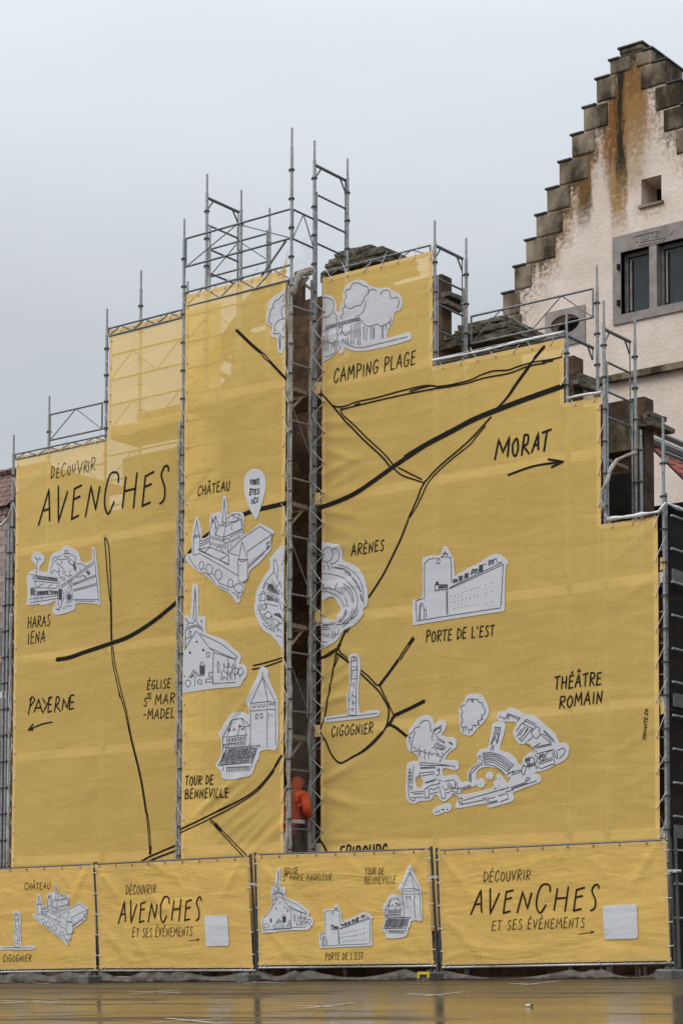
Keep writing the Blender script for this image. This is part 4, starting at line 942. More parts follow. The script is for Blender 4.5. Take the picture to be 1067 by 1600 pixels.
# ---- right banner
tiesC = []
for zt_ in TIE_C: tiesC.append(((XCe0+.05, zt_), (XC[0]+.0, -.07, zt_+.27))); tiesC.append(((XCe0+.05, zt_), (XC[0]+.0, -.07, zt_-.24)))
for zt_ in TIE_R: tiesC.append(((XCe1-.04, zt_), (XC[4]+.01, -.02, zt_+.3)))
XC1, XC2, XC3 = atY(675.5, 560, 0).x, atY(880.5, 625, 0).x, atY(938.5, 815, 0).x
for xa, xb, tz in ((XCe0, XC1, TC[0]), (XC1, XC2, TC[1]), (XC2, XC3, TC[2]), (XC3, XCe1, TC[3])):
    x = xa+.2
    while x < xb-.1: tiesC.append(((x, tz-.05), (x+rf_.choice((-.12, .1, .15)), -.01, tz+.13))); x += .34
for xx, za, zb_ in ((XC1, TC[1]+.1, TC[0]), (XC2, TC[2]+.1, TC[1]), (XC3, TC[3]+.1, TC[2])):
    zt_ = za+.2
    while zt_ < zb_: tiesC.append(((xx-.04, zt_), (xx+.07, -.02, zt_+.22))); zt_ += .5
bC = hang('banner', shC, [(XCe0, ZB, XC1, TC[0]), (XC1, ZB, XC2, TC[1]), (XC2, ZB, XC3, TC[2]), (XC3, ZB, XCe1, TC[3])],
          [((XCe0+e_, ZB), (XCe0+e_, TC[0])), ((XCe1-e_, ZB), (XCe1-e_, TC[3])), ((XC1-e_, TC[1]), (XC1-e_, TC[0]-.08)), ((XC2-e_, TC[2]), (XC2-e_, TC[1]-.08)), ((XC3-e_, TC[3]), (XC3-e_, TC[2]-.08)),
           ((XCe0+.08, TC[0]-e_), (XC1, TC[0]-e_)), ((XC1, TC[1]-e_), (XC2, TC[1]-e_)), ((XC2, TC[2]-e_), (XC3, TC[2]-e_)), ((XC3, TC[3]-e_), (XCe1-.08, TC[3]-e_))],
          'widest yellow mesh banner on the right with the road to MORAT and the theatre drawing', tiesC)
sm = MB()
for px in (753, 745+85*0): pass
for x0 in (atY(747, 800, 0).x, atY(934, 800, 0).x):
    ribbon(sm, shC, [(x0, ZB), (x0, (TC[1] if x0 < XC2 else TC[2])-.08)], .007, .0016)
sm.build('seam', M['yellow_hem'], bC)
for y in (605, 778, 962, 1141):
    p = shC.to(500, y); tab = MB(); tab.add([(p[0]-.09, -.03, p[1]-.11), (p[0]+.02, -.02, p[1]-.11), (p[0]+.02, -.02, p[1]+.09), (p[0]-.09, -.03, p[1]+.09)], [(0, 1, 2, 3)]); tab.build('fixing_tab', M['yellow_hem'], bC)
for y in (880, 1106):
    p = shC.to(1031, y); tab = MB(); tab.add([(p[0]-.02, .03, p[1]-.1), (p[0]+.06, .03, p[1]-.08), (p[0]+.06, .03, p[1]+.06), (p[0]-.02, .03, p[1]+.1)], [(0, 1, 2, 3)]); tab.build('fixing_tab', M['yellow_hem'], bC)

# ---------------------------------------------------------------- roads
strokes(bA, shA, [('l0', .078, "~275,832 350,820 450,785 600,735 700,700 800,645 900,575 960,525 1030,465 1100,400"), ('l0', .024, "~570,80 575,150 590,350 605,480;~575,80 595,130 605,300 610,490"), ('l0', .045, "608,488 612,712"),
  ('l0', .021, "~612,750 620,860 645,980 662,1067;~620,750 635,870 660,980 680,1067"), ('l', .021, "~655,0 690,110 710,200;~670,0 700,110 718,200"), ('l', .046, "~714,200 740,320 790,530 825,750"),
  ('l', .021, "~825,750 838,880 848,1005;~832,750 848,880 855,1005"), ('l', .05, "848,1005 853,960"), ('l', .034, "~770,1067 850,1020 995,958 1060,925;~815,1062 900,1025 995,990 1060,960")], 'printed_road')
strokes(bB, shB, [('c', .078, "~35,930 100,845 170,785 240,705 330,650;~590,505 660,475 770,445 1000,390"), ('r1', .056, "~100,275 250,420 400,560 500,640"), ('r1', .022, "~500,640 560,730 645,805;~520,640 600,710 660,790"), ('r1', .048, "~650,790 780,930 935,1095"),
  ('e', .026, "~690,830 800,805 970,755;~680,865 800,840 960,785"), ('t', .032, "~5,1335 230,1225 420,1130 560,1050 660,960 760,830 805,750"), ('t', .022, "~5,1360 240,1250 420,1155 600,1040 700,930 745,870"), ('t', .045, "750,840 805,752"),
  ('t', .022, "250,1250 525,1530;245,1265 500,1540"), ('t', .06, "285,1285 325,1335")], 'printed_road')
strokes(bC, shC, [('r5', .032, "~65,485 110,530 160,590 240,685 400,850 540,980 605,1060"), ('r5', .027, "~225,600 215,620 240,660 300,710 420,830 560,960 630,1045"), ('r5', .026, "~160,580 200,590 260,580 340,550 500,515 700,460 880,420 970,425 990,432;~215,612 300,590 440,555 700,495 900,455 1000,437"),
  ('r5', .05, "330,577 370,567"), ('r5', .078, "~60,1385 200,1335 340,1270 500,1160 640,1060 800,950 900,885 1067,790"), ('r5', .026, "~640,1080 700,1130 780,1160 875,1190;675,1072 860,1165"), ('r5', .024, "880,1175 886,1180"),
  ('r6', .088, "~-30,800 100,720 250,640 400,560 520,510 650,460 800,405 985,340"), ('r6', .026, "~0,375 130,340 180,348;~0,388 180,355"), ('r6', .056, "180,350 265,340"), ('r6', .026, "~265,335 380,305 460,270 540,245 630,240 700,215 790,190 850,180 900,172 975,155;~265,343 360,325 480,290 640,260 760,215 870,195"),
  ('r6', .05, "855,187 915,175"), ('r6', .036, "~865,85 830,130 780,195 740,250 680,330 620,420 570,475"), ('r6', .055, "862,90 800,165;770,210 690,320"), ('r6', .016, "~690,330 650,390 600,450"),
  ('r6', .030, "~520,540 460,605 400,670 330,735 230,820 150,895 80,985 50,1065"), ('r6', .022, "~485,595 430,660 380,720 280,800 190,880 120,960 70,1065"), ('f', .030, "~652,779 645,795 640,806 635,821"), ('f', .022, "~657,779 650,793 641,808"),
  ('a', .036, "~910,0 860,130 780,300 700,460 620,590 535,715"), ('a', .02, "370,985 325,1055"), ('a', .04, "~330,1000 280,1110 240,1200"), ('g', .030, "~215,180 185,300 160,450 130,620 100,780 65,900"), ('g', .022, "240,145 222,200 250,235;215,260 185,350"),
  ('g', .024, "~70,275 130,252 200,205;~70,265 130,235 205,185"), ('g', .045, "70,270 120,252"), ('g', .042, "~215,235 260,270 305,305"), ('g', .022, "~225,190 245,225 300,275"), ('g', .027, "~405,370 480,430 540,495 570,512"), ('g', .032, "~400,395 500,490 570,560 620,640 655,710 655,790 630,880 560,980 450,1080 340,1140 250,1190 200,1170 150,1100 110,1000 75,950 65,920"),
  ('g', .027, "580,510 610,580 650,660 700,770"), ('g', .050, "575,512 660,400 740,290"), ('g', .02, "735,290 870,85;755,290 885,100"), ('g', .045, "840,150 872,95"), ('g', .060, "705,775 850,710 972,648"), ('g', .05, "700,785 670,840 640,870;660,850 720,880 825,965"), ('g', .02, "~600,915 520,1000 420,1090 330,1140"), ('f', .042, "499,1308 515,1338")], 'printed_road')
# ---------------------------------------------------------------- lettering
AV = "50,560 125,300 130,528;82,455 130,440;193,275 193,535 260,315;362,270 310,295 290,515 340,488;300,375 350,350;390,497 430,278 465,445 495,280;~630,250 630,195 605,175 570,195 540,290 530,400 545,465 565,470 600,390;685,210 660,435;765,180 740,435;672,315 750,295;885,172 825,205 805,420 860,395;815,285 870,260;~992,165 985,130 960,140 940,200 965,290 960,370 930,405"
DE = "140,222 150,130;~150,130 165,150 160,195 140,222;200,145 185,150 178,215 200,210;182,180 198,175;190,120 200,108;~250,120 240,108 225,135 215,180 225,205 240,190;~275,130 260,160 262,190 275,190 282,150 275,130;~298,120 298,165 310,170 320,110;335,90 345,185 372,95;388,95 378,182;~388,95 405,100 395,130 382,140;382,140 405,175;418,95 412,170;440,70 432,165;~440,70 462,75 455,110 436,125;436,125 462,160"
PA = "100,145 120,40;~108,55 125,35 140,55 110,95;135,130 165,50 185,125;145,105 180,100;190,45 208,78;240,35 190,135;248,35 228,40 222,130 245,122;225,85 242,80;262,130 275,35;~275,35 292,40 285,75 268,85;268,85 300,125;308,115 318,48 340,105 352,38;382,22 360,27 352,112 378,105;356,70 378,65;~248,190 180,205 100,238;130,203 98,240 130,238"
MO = "545,812 570,685 597,765 640,668 627,793;~680,680 660,720 663,775 680,788 695,740 690,685 680,680;735,655 718,785;~735,655 760,660 755,710 728,725;728,725 765,775;782,768 825,645 825,750;797,725 825,715;850,642 908,620;880,635 862,760;~630,912 800,855 985,828;890,812 985,828 910,862"
strokes(bA, shA, [('v', .040, AV)], 'title_lettering'); strokes(bA, shA, [('v', .016, DE)], 'lettering'); strokes(bA, shA, [('l', .028, PA)], 'lettering')
words(bA, shA, [('l0', 'HARAS', (97, 637), (234, 622), 68, .020), ('l0', 'IENA', (97, 737), (204, 724), 72, .020)])
words(bA, shA, [('l0', 'ÉGLISE', (832, 1018), (978, 1007), 55, .019), ('l', 'S', (810, 92), (832, 88), 52, .019), ('l', 'TE', (832, 48), (858, 45), 36, .016), ('l', 'MARIE', (882, 84), (1062, 66), 60, .019), ('l', '-MADEL', (808, 178), (1002, 162), 62, .019)])
words(bB, shB, [('c', 'CHÂTEAU', (172, 325), (472, 270), 92, .019)]); words(bB, shB, [('t', 'TOUR DE', (52, 985), (268, 975), 72, .021), ('t', 'BENNEVILLE', (50, 1092), (390, 1078), 76, .021)])
words(bC, shC, [('cp', 'CAMPING PLAGE', (503, 690), (1022, 572), 88, .021)]); words(bC, shC, [('a', 'ARÈNES', (370, 305), (692, 247), 108, .020)])
words(bC, shC, [('p', "PORTE DE L'EST", (213, 972), (842, 908), 104, .020)]); words(bC, shC, [('g', 'CIGOGNIER', (163, 960), (520, 930), 92, .019)])
words(bC, shC, [('n', 'THÉÂTRE', (222, 280), (580, 242), 95, .024), ('n', 'ROMAIN', (260, 420), (588, 378), 95, .024)]); words(bC, shC, [('n', 'NONANTE.CH', (915, 656), (934, 428), 24, .012)], up_=(-1, -.08))
words(bC, shC, [('fb', 'FRIBOURG', (132, 672), (432, 662), 92, .034)]); strokes(bC, shC, [('r6', .036, MO)], 'lettering')
# ---------------------------------------------------------------- drawings (traced in the frames above)
CH_O = "78,860 60,905 100,960 170,1020 230,1050 300,1110 350,1160 420,1200 480,1235 520,1290 545,1320 570,1300 575,1250 610,1200 610,1150 600,1130 640,1100 660,1020 740,950 830,850 860,800 862,700 885,655 760,583 740,590 610,690 610,560 605,500 570,475 500,478 455,505 452,440 440,340 425,328 410,340 405,430 392,490 385,470 350,485 320,488 292,510 285,600 280,690 215,720 215,650 180,530 165,520 150,535 120,690 120,850"
CH_L = """168,555 145,690 190,690 168,555;145,690 145,705 190,705 200,690;137,700 137,875 200,860;198,700 198,830;200,735 220,745 285,715;205,770 285,735;205,790 285,755;190,820 465,965;185,820 290,800;
465,870 465,965;290,800 460,870 390,915;245,845 290,800;190,830 465,958;290,640 290,800;290,640 320,540 360,640;310,520 310,570;300,600 345,515 375,600;345,515 340,690;375,600 440,605 420,710 345,690 375,600;
440,605 580,545;420,710 595,630;595,630 592,700;580,545 595,630;420,710 430,780;580,545 500,505;425,350 410,560 445,580 425,350;410,560 405,590 445,585 445,560;~450,540 500,500 570,500 595,560 590,640;510,505 512,545;
570,500 540,560 455,570;W305,712 410,738 7,30;W305,765 440,800 8,30;W480,705 580,652 7,26;W505,742 570,705 5,26;420,740 450,715 495,745 430,765 420,740;460,765 460,850;490,755 490,800;~350,830 360,800 385,800 400,820 420,850 440,860;
460,850 605,710 755,608 868,680 640,840;460,850 550,880;865,690 850,790 640,1000;640,840 640,870;W655,962 790,852 9,30;W815,770 838,756 3,24;W815,805 835,792 3,20;592,750 555,915 640,915 592,750;~555,915 590,935 640,915;550,930 555,1110;
640,925 640,1095;~555,1110 590,1130 640,1095;200,860 545,1060;~95,880 110,920 170,1000;~220,1035 280,1060 340,1135;360,1150 470,1205;~490,1215 530,1235 555,1280 555,1230;~190,985 195,945 215,935 235,955 230,990 205,1005 190,985;
~255,1010 262,970 285,960 315,985 310,1030 280,1050 255,1010;~335,1070 345,1025 375,1008 400,1040 400,1080 365,1105 335,1070;~455,1140 465,1105 490,1098 505,1130 495,1165 470,1175 455,1140;~515,1180 530,1145 570,1140 600,1170 585,1215 545,1220 515,1180;
235,1000 245,1005;310,1045 325,1055;365,1105 370,1130 460,1165;500,1165 515,1170;210,1005 215,1030;550,1220 555,1250;500,600 490,630 505,640;D568,975 5;D148,712 4"""
EG_O = "-70,1105 -105,1085 -110,900 -60,830 35,690 45,640 40,400 55,365 75,360 100,380 110,300 125,95 152,73 180,95 180,360 220,368 247,390 247,520 340,560 430,600 520,680 575,730 575,780 560,815 600,820 630,850 630,920 600,960 580,1000 540,1025 350,1040 200,1060"
EG_L = """152,110 130,400;152,110 160,400;70,420 75,400 85,440;200,420 210,410 215,440;70,460 100,430 130,440 150,400 180,450 215,470;60,500 155,465 220,500;60,480 155,450 220,490;60,500 60,665;220,500 220,520;62,580 115,560;95,560 95,515 112,510 112,555;
~160,510 100,600 35,715 -60,850 -85,890;160,510 205,560 280,665 320,690;190,530 400,630 545,750;280,665 525,770 545,750;320,705 530,775;320,700 315,1000;525,775 520,960;460,750 450,970;D165,608 11;D103,710 13;D226,685 13;~255,730 265,705 285,715 278,745 260,748 255,730;
~200,920 195,840 215,795 240,830 235,915 200,920;W205,870 232,870 6,80;~360,890 358,820 365,790 375,820 372,890 360,890;95,945 140,870 200,930;110,940 150,890 180,930;120,950 130,920 155,930 150,1020;~60,1000 75,965 105,970 110,1000 90,1030 60,1000;
~175,990 185,960 215,970 210,1000 175,990;255,955 315,950 318,980 250,985 255,955;280,890 280,930 315,935;290,900 300,885 310,900;~415,880 425,840 455,850 470,840 495,850 490,890 460,905 415,880;~495,880 515,850 550,860 550,900 510,910 495,880;
~545,900 560,860 590,855 600,890 575,920 545,900;415,835 420,800 425,830;460,835 463,800 470,835;500,840 505,810 512,840;450,880 450,970;565,920 570,945;390,960 400,900 390,880;400,965 420,930 440,960;470,960 480,890 490,960;
-80,1060 30,1040 320,1005 320,990;30,1045 320,1010;325,995 525,985;-85,890 -80,1060;~-60,1010 -50,960 -20,955 0,990 -20,1020 -60,1010;W20,900 35,900 3,60"""
TO_O = "650,58 632,80 600,165 522,325 525,350 545,380 545,430 490,410 440,415 400,435 310,580 325,610 328,750 290,820 300,850 330,880 340,930 400,940 500,925 570,900 600,820 630,760 640,720 700,705 775,685 775,350 780,330 705,150 705,100 680,65"
TO_L = """658,140 560,345 698,330 658,140;658,140 760,340 698,330;658,100 658,140;560,345 560,680;693,330 693,690;757,340 760,670;560,405 685,395;693,390 760,395;580,355 580,378 598,376 598,352;615,352 617,375 635,373 634,350;652,348 653,372 672,368 672,346;W708,352 746,352 4,16;
600,430 600,465 618,463 618,428 600,430;638,428 640,460 656,458 654,426 638,428;705,420 708,455;730,430 732,450;340,610 415,475 490,460 530,590;415,475 375,600;490,460 555,520 500,530 480,520;340,610 535,590;340,610 342,770;480,520 455,595;385,545 398,545 395,562 383,560 385,545;420,545 435,543 433,557 420,557 420,545;
340,665 520,645;340,690 380,685;W372,632 522,618 13,32;W350,672 520,660 14,16;310,830 375,690 620,675 575,805 310,830;H372,698 612,682 574,798 318,824 30,5;H372,700 314,824 572,800 610,684 9,4;345,835 345,875;570,805 570,850;W375,862 552,855 14,32;640,690 632,670 620,680;375,845 555,838;550,660 552,678;W470,520 480,520 3,14;W492,545 502,545 3,10"""
PO_O = "90,800 105,810 150,805 420,760 880,690 930,675 940,640 945,300 970,240 960,210 910,165 850,152 790,175 700,235 600,285 520,330 480,350 470,200 460,185 415,95 385,85 365,100 345,160 260,165 200,185 180,215 180,540 100,575 88,610"
PO_L = """~300,190 240,205 205,240;200,235 200,565;~350,185 400,178 448,190;443,190 450,415;360,180 390,130 418,160;370,165 395,145 410,165;315,195 315,240 340,240 342,195 315,195;300,435 412,437 412,480 297,490 300,435;330,440 330,500;300,490 300,505;W308,425 326,425 5,26;W340,458 402,455 8,30;430,475 930,245;430,465 910,230;
925,250 905,635;410,490 415,710;403,500 406,710;135,772 420,725 905,650;~190,565 140,580 120,605 130,775;~150,765 155,640 175,608 195,650 195,755;~160,760 165,650 178,625;195,660 215,670 215,745;465,425 465,390 500,385 505,410;515,400 515,360 555,355;525,360 525,410;565,380 575,335 610,330;590,340 590,375;
625,350 640,295 690,290;660,300 665,335;700,325 705,260 770,245;730,260 735,320;790,260 790,215 835,205 860,195 870,235;835,210 835,245;885,235 910,225;W470,405 495,400 4,26;W525,385 548,375 4,34;W575,360 600,352 4,34;W640,320 685,310 5,34;W705,290 735,285 5,56;W795,235 830,225 4,34;
D445,545 480,535 513,523 550,510 587,497 625,485 660,473 697,463 760,438 823,415 447,602 478,595 515,583 550,576 585,567 620,558 658,548 692,540 767,519 815,500 475,660 510,652 545,645 580,640 613,632 658,625 705,617 770,607 817,598 4.5"""
CI_O = "103,830 97,800 120,785 270,765 300,745 290,600 312,560 315,290 308,260 330,238 365,230 395,245 410,280 412,380 400,480 405,740 470,735 550,728 580,735 578,770 545,785 400,805 250,820 130,835"
CI_L = """335,270 350,258 380,265 382,290 335,300 335,270;~330,300 335,345 380,345 385,330 385,295;335,370 345,380 380,370;345,380 345,410;330,420 335,455 380,450 385,430;332,460 315,600 310,760;380,460 375,770;340,580 355,600 340,610;360,480 355,540;345,490 340,520;350,640 350,690;340,665 370,665;345,560 345,575;325,720 360,715;345,720 345,740;305,770 375,775;~120,808 280,785 400,775 560,755;365,600 368,620;330,300 332,460;385,300 382,460;358,262 358,290"""
AR_O = "60,200 110,180 150,175 205,190 255,200 290,250 285,340 400,395 470,460 520,580 535,720 525,790 485,830 490,880 400,980 290,1040 240,1120 160,1180 60,1205 60,925 160,930 225,930 240,890 270,830 240,770 210,720 160,705 60,712"
AR_L = """~90,350 95,260 130,225 165,220 190,270 180,330 130,365 90,350;~190,250 220,235 250,270 245,330 200,380 160,370;135,370 140,410;180,390 185,430;105,395 105,440;155,400 150,440;~200,415 300,430 340,460 370,510;~205,423 290,438 330,470;~240,390 330,420 420,490 480,600 495,780;~85,480 180,485 290,520 380,600 430,700 430,800 390,890 320,965 230,980;
~300,575 350,620 390,700 395,775;~310,620 360,680 385,750;~85,660 130,655 200,680 260,720 300,790 305,820;~85,615 150,620 180,640;~85,630 140,632;~160,610 180,630 230,645 265,680;240,570 215,635;265,680 280,655 300,690;~310,710 330,760 325,790 345,800;~320,830 300,900 250,950;~330,830 315,900 260,960;~385,820 370,890 290,970;~410,830 390,890 370,930;~440,830 420,890 370,930;~290,1000 330,970 350,960;
~85,970 140,980 215,970;90,990 150,985;85,1010 150,1000;90,1030 160,1020;~90,1080 110,1070 130,1100 150,1070 160,1110;~180,1040 200,1080 240,1070 250,1030;~180,1070 190,1110 215,1090;85,1150 140,1150;210,1040 215,1080;380,520 430,580;384,515 434,575;430,590 465,660;435,588 470,658;460,680 478,750;467,680 484,750;300,465 350,460 370,500 320,480"""
AL_O = "520,85 300,200 265,240 275,370 150,560 60,770 50,900 30,970 50,1100 110,1240 180,1350 300,1430 380,1510 520,1550"
AL_L = """495,165 365,245 395,350 495,290;365,245 335,255 335,420 395,550 495,510;395,350 395,550;~335,440 230,560 160,690;300,550 380,670 430,610 400,560;~235,600 190,680 180,720;300,610 440,760;250,620 235,720;~210,760 170,740 150,760;115,790 200,770 205,890 110,885 115,790;140,780 145,870;245,755 410,840;230,930 405,975;215,920 235,1005;150,970 205,930 220,1010 180,1035 150,970;120,920 140,1040;
190,1100 260,1050 315,1120 250,1170 190,1100;~160,1090 200,1150 250,1190;270,1190 320,1130;300,1200 345,1165 430,1220 385,1280 300,1200;~270,1210 310,1260 390,1300 440,1230;~85,960 110,990 95,1030 130,1050 120,1090 150,1100 140,1140 180,1150 170,1190 210,1190 210,1240 250,1230 250,1280 300,1270 290,1320 350,1310 340,1350;~165,1240 240,1310 360,1375;380,1425 470,1465;395,1300 400,1360 430,1330 460,1380;~440,900 450,990 495,1060;425,560 495,530;430,600 460,690 490,640;
H255,625 300,625 435,800 250,740 12,4;H255,640 250,730 420,795 300,630 5,3;H228,775 330,820 330,900 225,890 12,3;H345,840 415,855 415,920 345,905 7,3;H330,1090 430,1075 480,1180 400,1130 14,4;D478,418 435,405 8"""
HA_O = "60,830 45,800 55,640 40,500 65,430 100,385 150,375 155,310 110,260 110,190 160,140 215,155 265,200 270,260 220,320 210,385 300,400 320,340 340,220 390,150 470,120 500,85 545,55 600,85 690,130 720,200 740,270 800,280 880,235 872,110 890,80 915,90 930,200 960,500 985,800 965,830 930,810 680,800 660,870 560,920 420,950 370,900 380,850 410,815 400,770 330,810 230,825 200,810"
HA_L = """180,240 165,440;~150,205 165,235 195,245 225,235;155,215 175,225;195,225 205,210;90,430 440,495;130,515 440,545;115,450 130,490 150,450;155,450 150,780;170,450 440,480;440,520 170,490;160,600 430,610;180,590 260,550;320,590 370,555;420,590 440,570;160,655 340,640 440,650;160,700 440,680;340,640 380,680;380,640 440,680;85,750 450,700;85,800 450,735;185,720 185,780;235,715 240,770;100,600 100,720;120,600 120,700;W180,675 320,660 18,36;W175,472 435,508 24,26;W345,660 440,665 10,26;W100,650 140,650 5,90;
~385,260 360,330 345,400 370,410 390,370 430,400 460,370 440,340;~400,260 440,240 490,245 480,300;~490,230 520,240 570,230 580,280 640,320;~410,280 450,300 500,350;430,290 520,360;~470,390 455,430 490,490 530,500 520,470 480,470;~500,410 560,450 610,450;~500,380 530,400 545,400;~610,380 590,430 620,450;~650,280 640,340 660,380 640,310;~690,300 740,295 800,330;~720,350 730,390;~680,460 720,465 760,440 800,470;~800,390 830,380 850,420 820,440;770,455 800,475;~640,300 600,300 580,250;
~525,140 545,120 570,140 555,165 525,150;~500,180 540,160 600,170 640,190 670,220 650,270;~520,200 560,210 600,190;~590,230 640,270 690,290;~370,250 400,210 430,215 480,190;540,190 545,210;480,580 900,265;490,600 890,300;630,550 930,435;630,570 930,455;630,630 940,545;640,645 940,565;640,750 960,755;650,770 910,775;895,110 965,800;~460,530 455,600;580,500 580,620;620,500 615,640;600,510 600,600;
~460,600 440,700 450,830 480,850 490,700 470,600;~490,620 520,700 500,780;~550,640 545,740 560,810;~570,650 580,720 570,800;590,640 590,800;620,650 625,760 600,780;430,870 470,880;410,880 460,890;500,865 530,860;540,840 620,835;W455,690 490,690 6,130;W560,720 610,720 6,60;W650,300 670,360 5,50;W805,400 845,420 5,26;W640,562 690,545 6,8"""
CA_O = "380,150 430,132 480,145 510,180 525,250 540,258 545,225 565,190 560,130 580,80 620,45 660,32 710,40 750,75 790,85 830,90 870,85 905,110 950,130 975,180 960,240 920,260 910,310 880,370 865,430 900,432 1000,400 1030,405 1035,435 1010,455 850,500 690,530 620,520 575,505 565,540 540,545 530,520 500,555 430,600 380,590"
CA_L = """~585,155 580,110 610,95 630,60 670,55 705,75 735,85 735,130 715,150 690,205 650,215 615,235 580,215 575,175 585,155;~735,130 750,105 780,100 795,115;~820,135 850,105 885,115 895,160 940,155 950,200 935,230;~715,180 720,200 700,260 650,290;~580,220 560,240 570,260 550,290 560,305;~690,310 720,350 760,355 800,340 830,355 890,325 895,295;
~405,180 430,155 460,160 490,175 500,220 490,260 455,290 405,300;~500,265 520,280 520,330;445,360 560,325 680,295;450,378 565,342 680,312;445,360 450,375;680,295 680,310;445,370 445,530;460,375 460,530;670,310 670,490;682,310 684,490;~408,400 430,390 445,380;410,440 410,520;420,450 420,540;430,430 430,530;~455,460 490,475 530,440 520,370;~440,570 500,545 520,500 530,460;485,480 490,510;500,475 505,510;510,470 505,500;540,490 545,515;
~560,450 610,490 690,505 800,480 1010,428;~530,370 545,360 560,370 555,400 545,410;~560,345 560,380 580,420 610,400;620,350 625,480;640,340 640,480;655,330 655,440;710,360 710,450;730,370 725,460;760,360 755,450;775,370 770,450;780,360 780,440;835,350 830,440;845,345 840,440;860,340 865,380;885,315 885,345;570,440 570,460;585,440 590,470;600,430 605,480;~545,360 535,390"""
CL_O = "200,95 130,120 90,140 50,180 35,240 25,300 35,340 70,360 60,400 75,430 105,440 105,510 120,540 140,540 155,510 163,480 200,480"
CL_L = "~160,125 130,150 120,165 90,180 75,205 80,225 60,240 50,290 45,320 70,345;~160,175 165,200 135,230 140,290 160,305;~160,300 120,310 100,330 85,350 90,380 80,405 110,405 120,400;~125,410 140,430 160,430;118,420 123,510;128,430 125,520;155,400 157,402"
T1_O = "95,300 75,330 90,450 130,500 200,530 220,600 170,600 100,620 80,660 75,800 65,950 90,1070 150,1110 200,1105 230,1080 330,1075 390,1050 400,1010 450,1010 480,1060 530,1085 590,1045 640,1010 720,1020 730,960 870,910 920,880 925,830 900,800 880,830 770,850 730,840 700,790 660,765 560,775 520,770 510,700 560,690 650,715 700,690 705,640 680,600 560,590 540,570 600,490 660,450 680,390 660,330 620,315 570,320 500,290 540,230 555,160 530,120 480,120 410,160 400,110 360,65 310,55 240,75 190,120 140,190 110,220"
T1_H = "190,790 260,815 275,860 265,905 205,915"
T1_L = """~235,165 280,125 330,120 365,160 365,230 395,270 380,330 390,355;~165,250 180,210 240,190;~165,250 110,290 105,320 125,320;~185,260 150,340 150,420 200,460;~125,320 110,360 130,420 140,435;~140,435 135,490 160,495 175,480 200,485 230,470 250,485 300,500 330,515 360,490;~385,450 410,430 415,400;~360,490 365,525 400,520 410,505;220,480 220,545;240,490 242,545;295,460 295,590;340,515 342,575;230,440 235,480;
400,250 405,230 500,180;415,270 410,240 490,200;~470,215 495,225 480,250 450,270;435,280 435,310 540,385;440,340 530,390;430,380 550,440;430,400 540,455;425,430 425,480;425,430 530,465;440,455 520,470;440,495 435,540 495,550;440,520 470,520;~615,445 560,490 490,580 470,620;505,500 510,530;580,380 630,410;595,375 630,400;240,620 240,650 610,660 330,625 240,620;240,680 400,670 435,685 240,690;~620,665 650,665 660,690;225,785 240,745 400,730 410,755 225,785;~445,700 455,720 470,690 465,760 430,780;
~105,690 100,850 105,1000 115,1050 170,1080 170,1040 125,1040;165,670 150,760 145,880;125,690 120,880;105,740 140,740;105,780 140,780;105,820 140,825;~115,900 130,940 150,910 120,895;130,975 280,965;165,1040 280,1030;165,995 275,990;300,1040 295,940 360,895 480,870;350,1050 345,930;300,860 440,815;310,865 420,835;~360,940 385,930 400,945 440,925 460,910;360,995 460,970;460,820 470,870;480,830 500,850;470,905 500,1050 545,1045 545,985 600,970;530,845 640,825 690,880;500,900 540,950 580,930 570,870;590,860 610,960 680,975 700,920 650,860;610,910 690,930;620,880 620,940 660,930 660,880;620,1000 710,990;715,930 845,890;730,945 850,905;700,920 720,940;300,1045 350,1030"""
T2_O = "150,830 120,800 118,720 150,670 205,625 200,560 230,512 290,497 310,440 330,310 342,280 390,263 435,275 448,305 430,400 400,510 480,540 540,590 568,640 592,640 602,595 640,550 690,520 690,490 640,460 570,465 530,410 513,350 545,295 530,270 470,268 400,265 373,235 378,195 405,177 445,178 465,150 490,145 560,165 620,200 680,205 750,250 800,300 880,370 922,450 970,452 1005,490 1000,550 970,600 900,640 800,690 700,715 745,735 762,770 745,800 640,840 520,890 527,940 490,972 320,1022 290,1010 280,985 40,1027 12,1010 30,950 60,905 95,905 330,850 345,800 372,780 372,735 400,725 440,770 470,805 480,770 440,720 400,685 300,665 230,680 197,720 200,800 180,835"
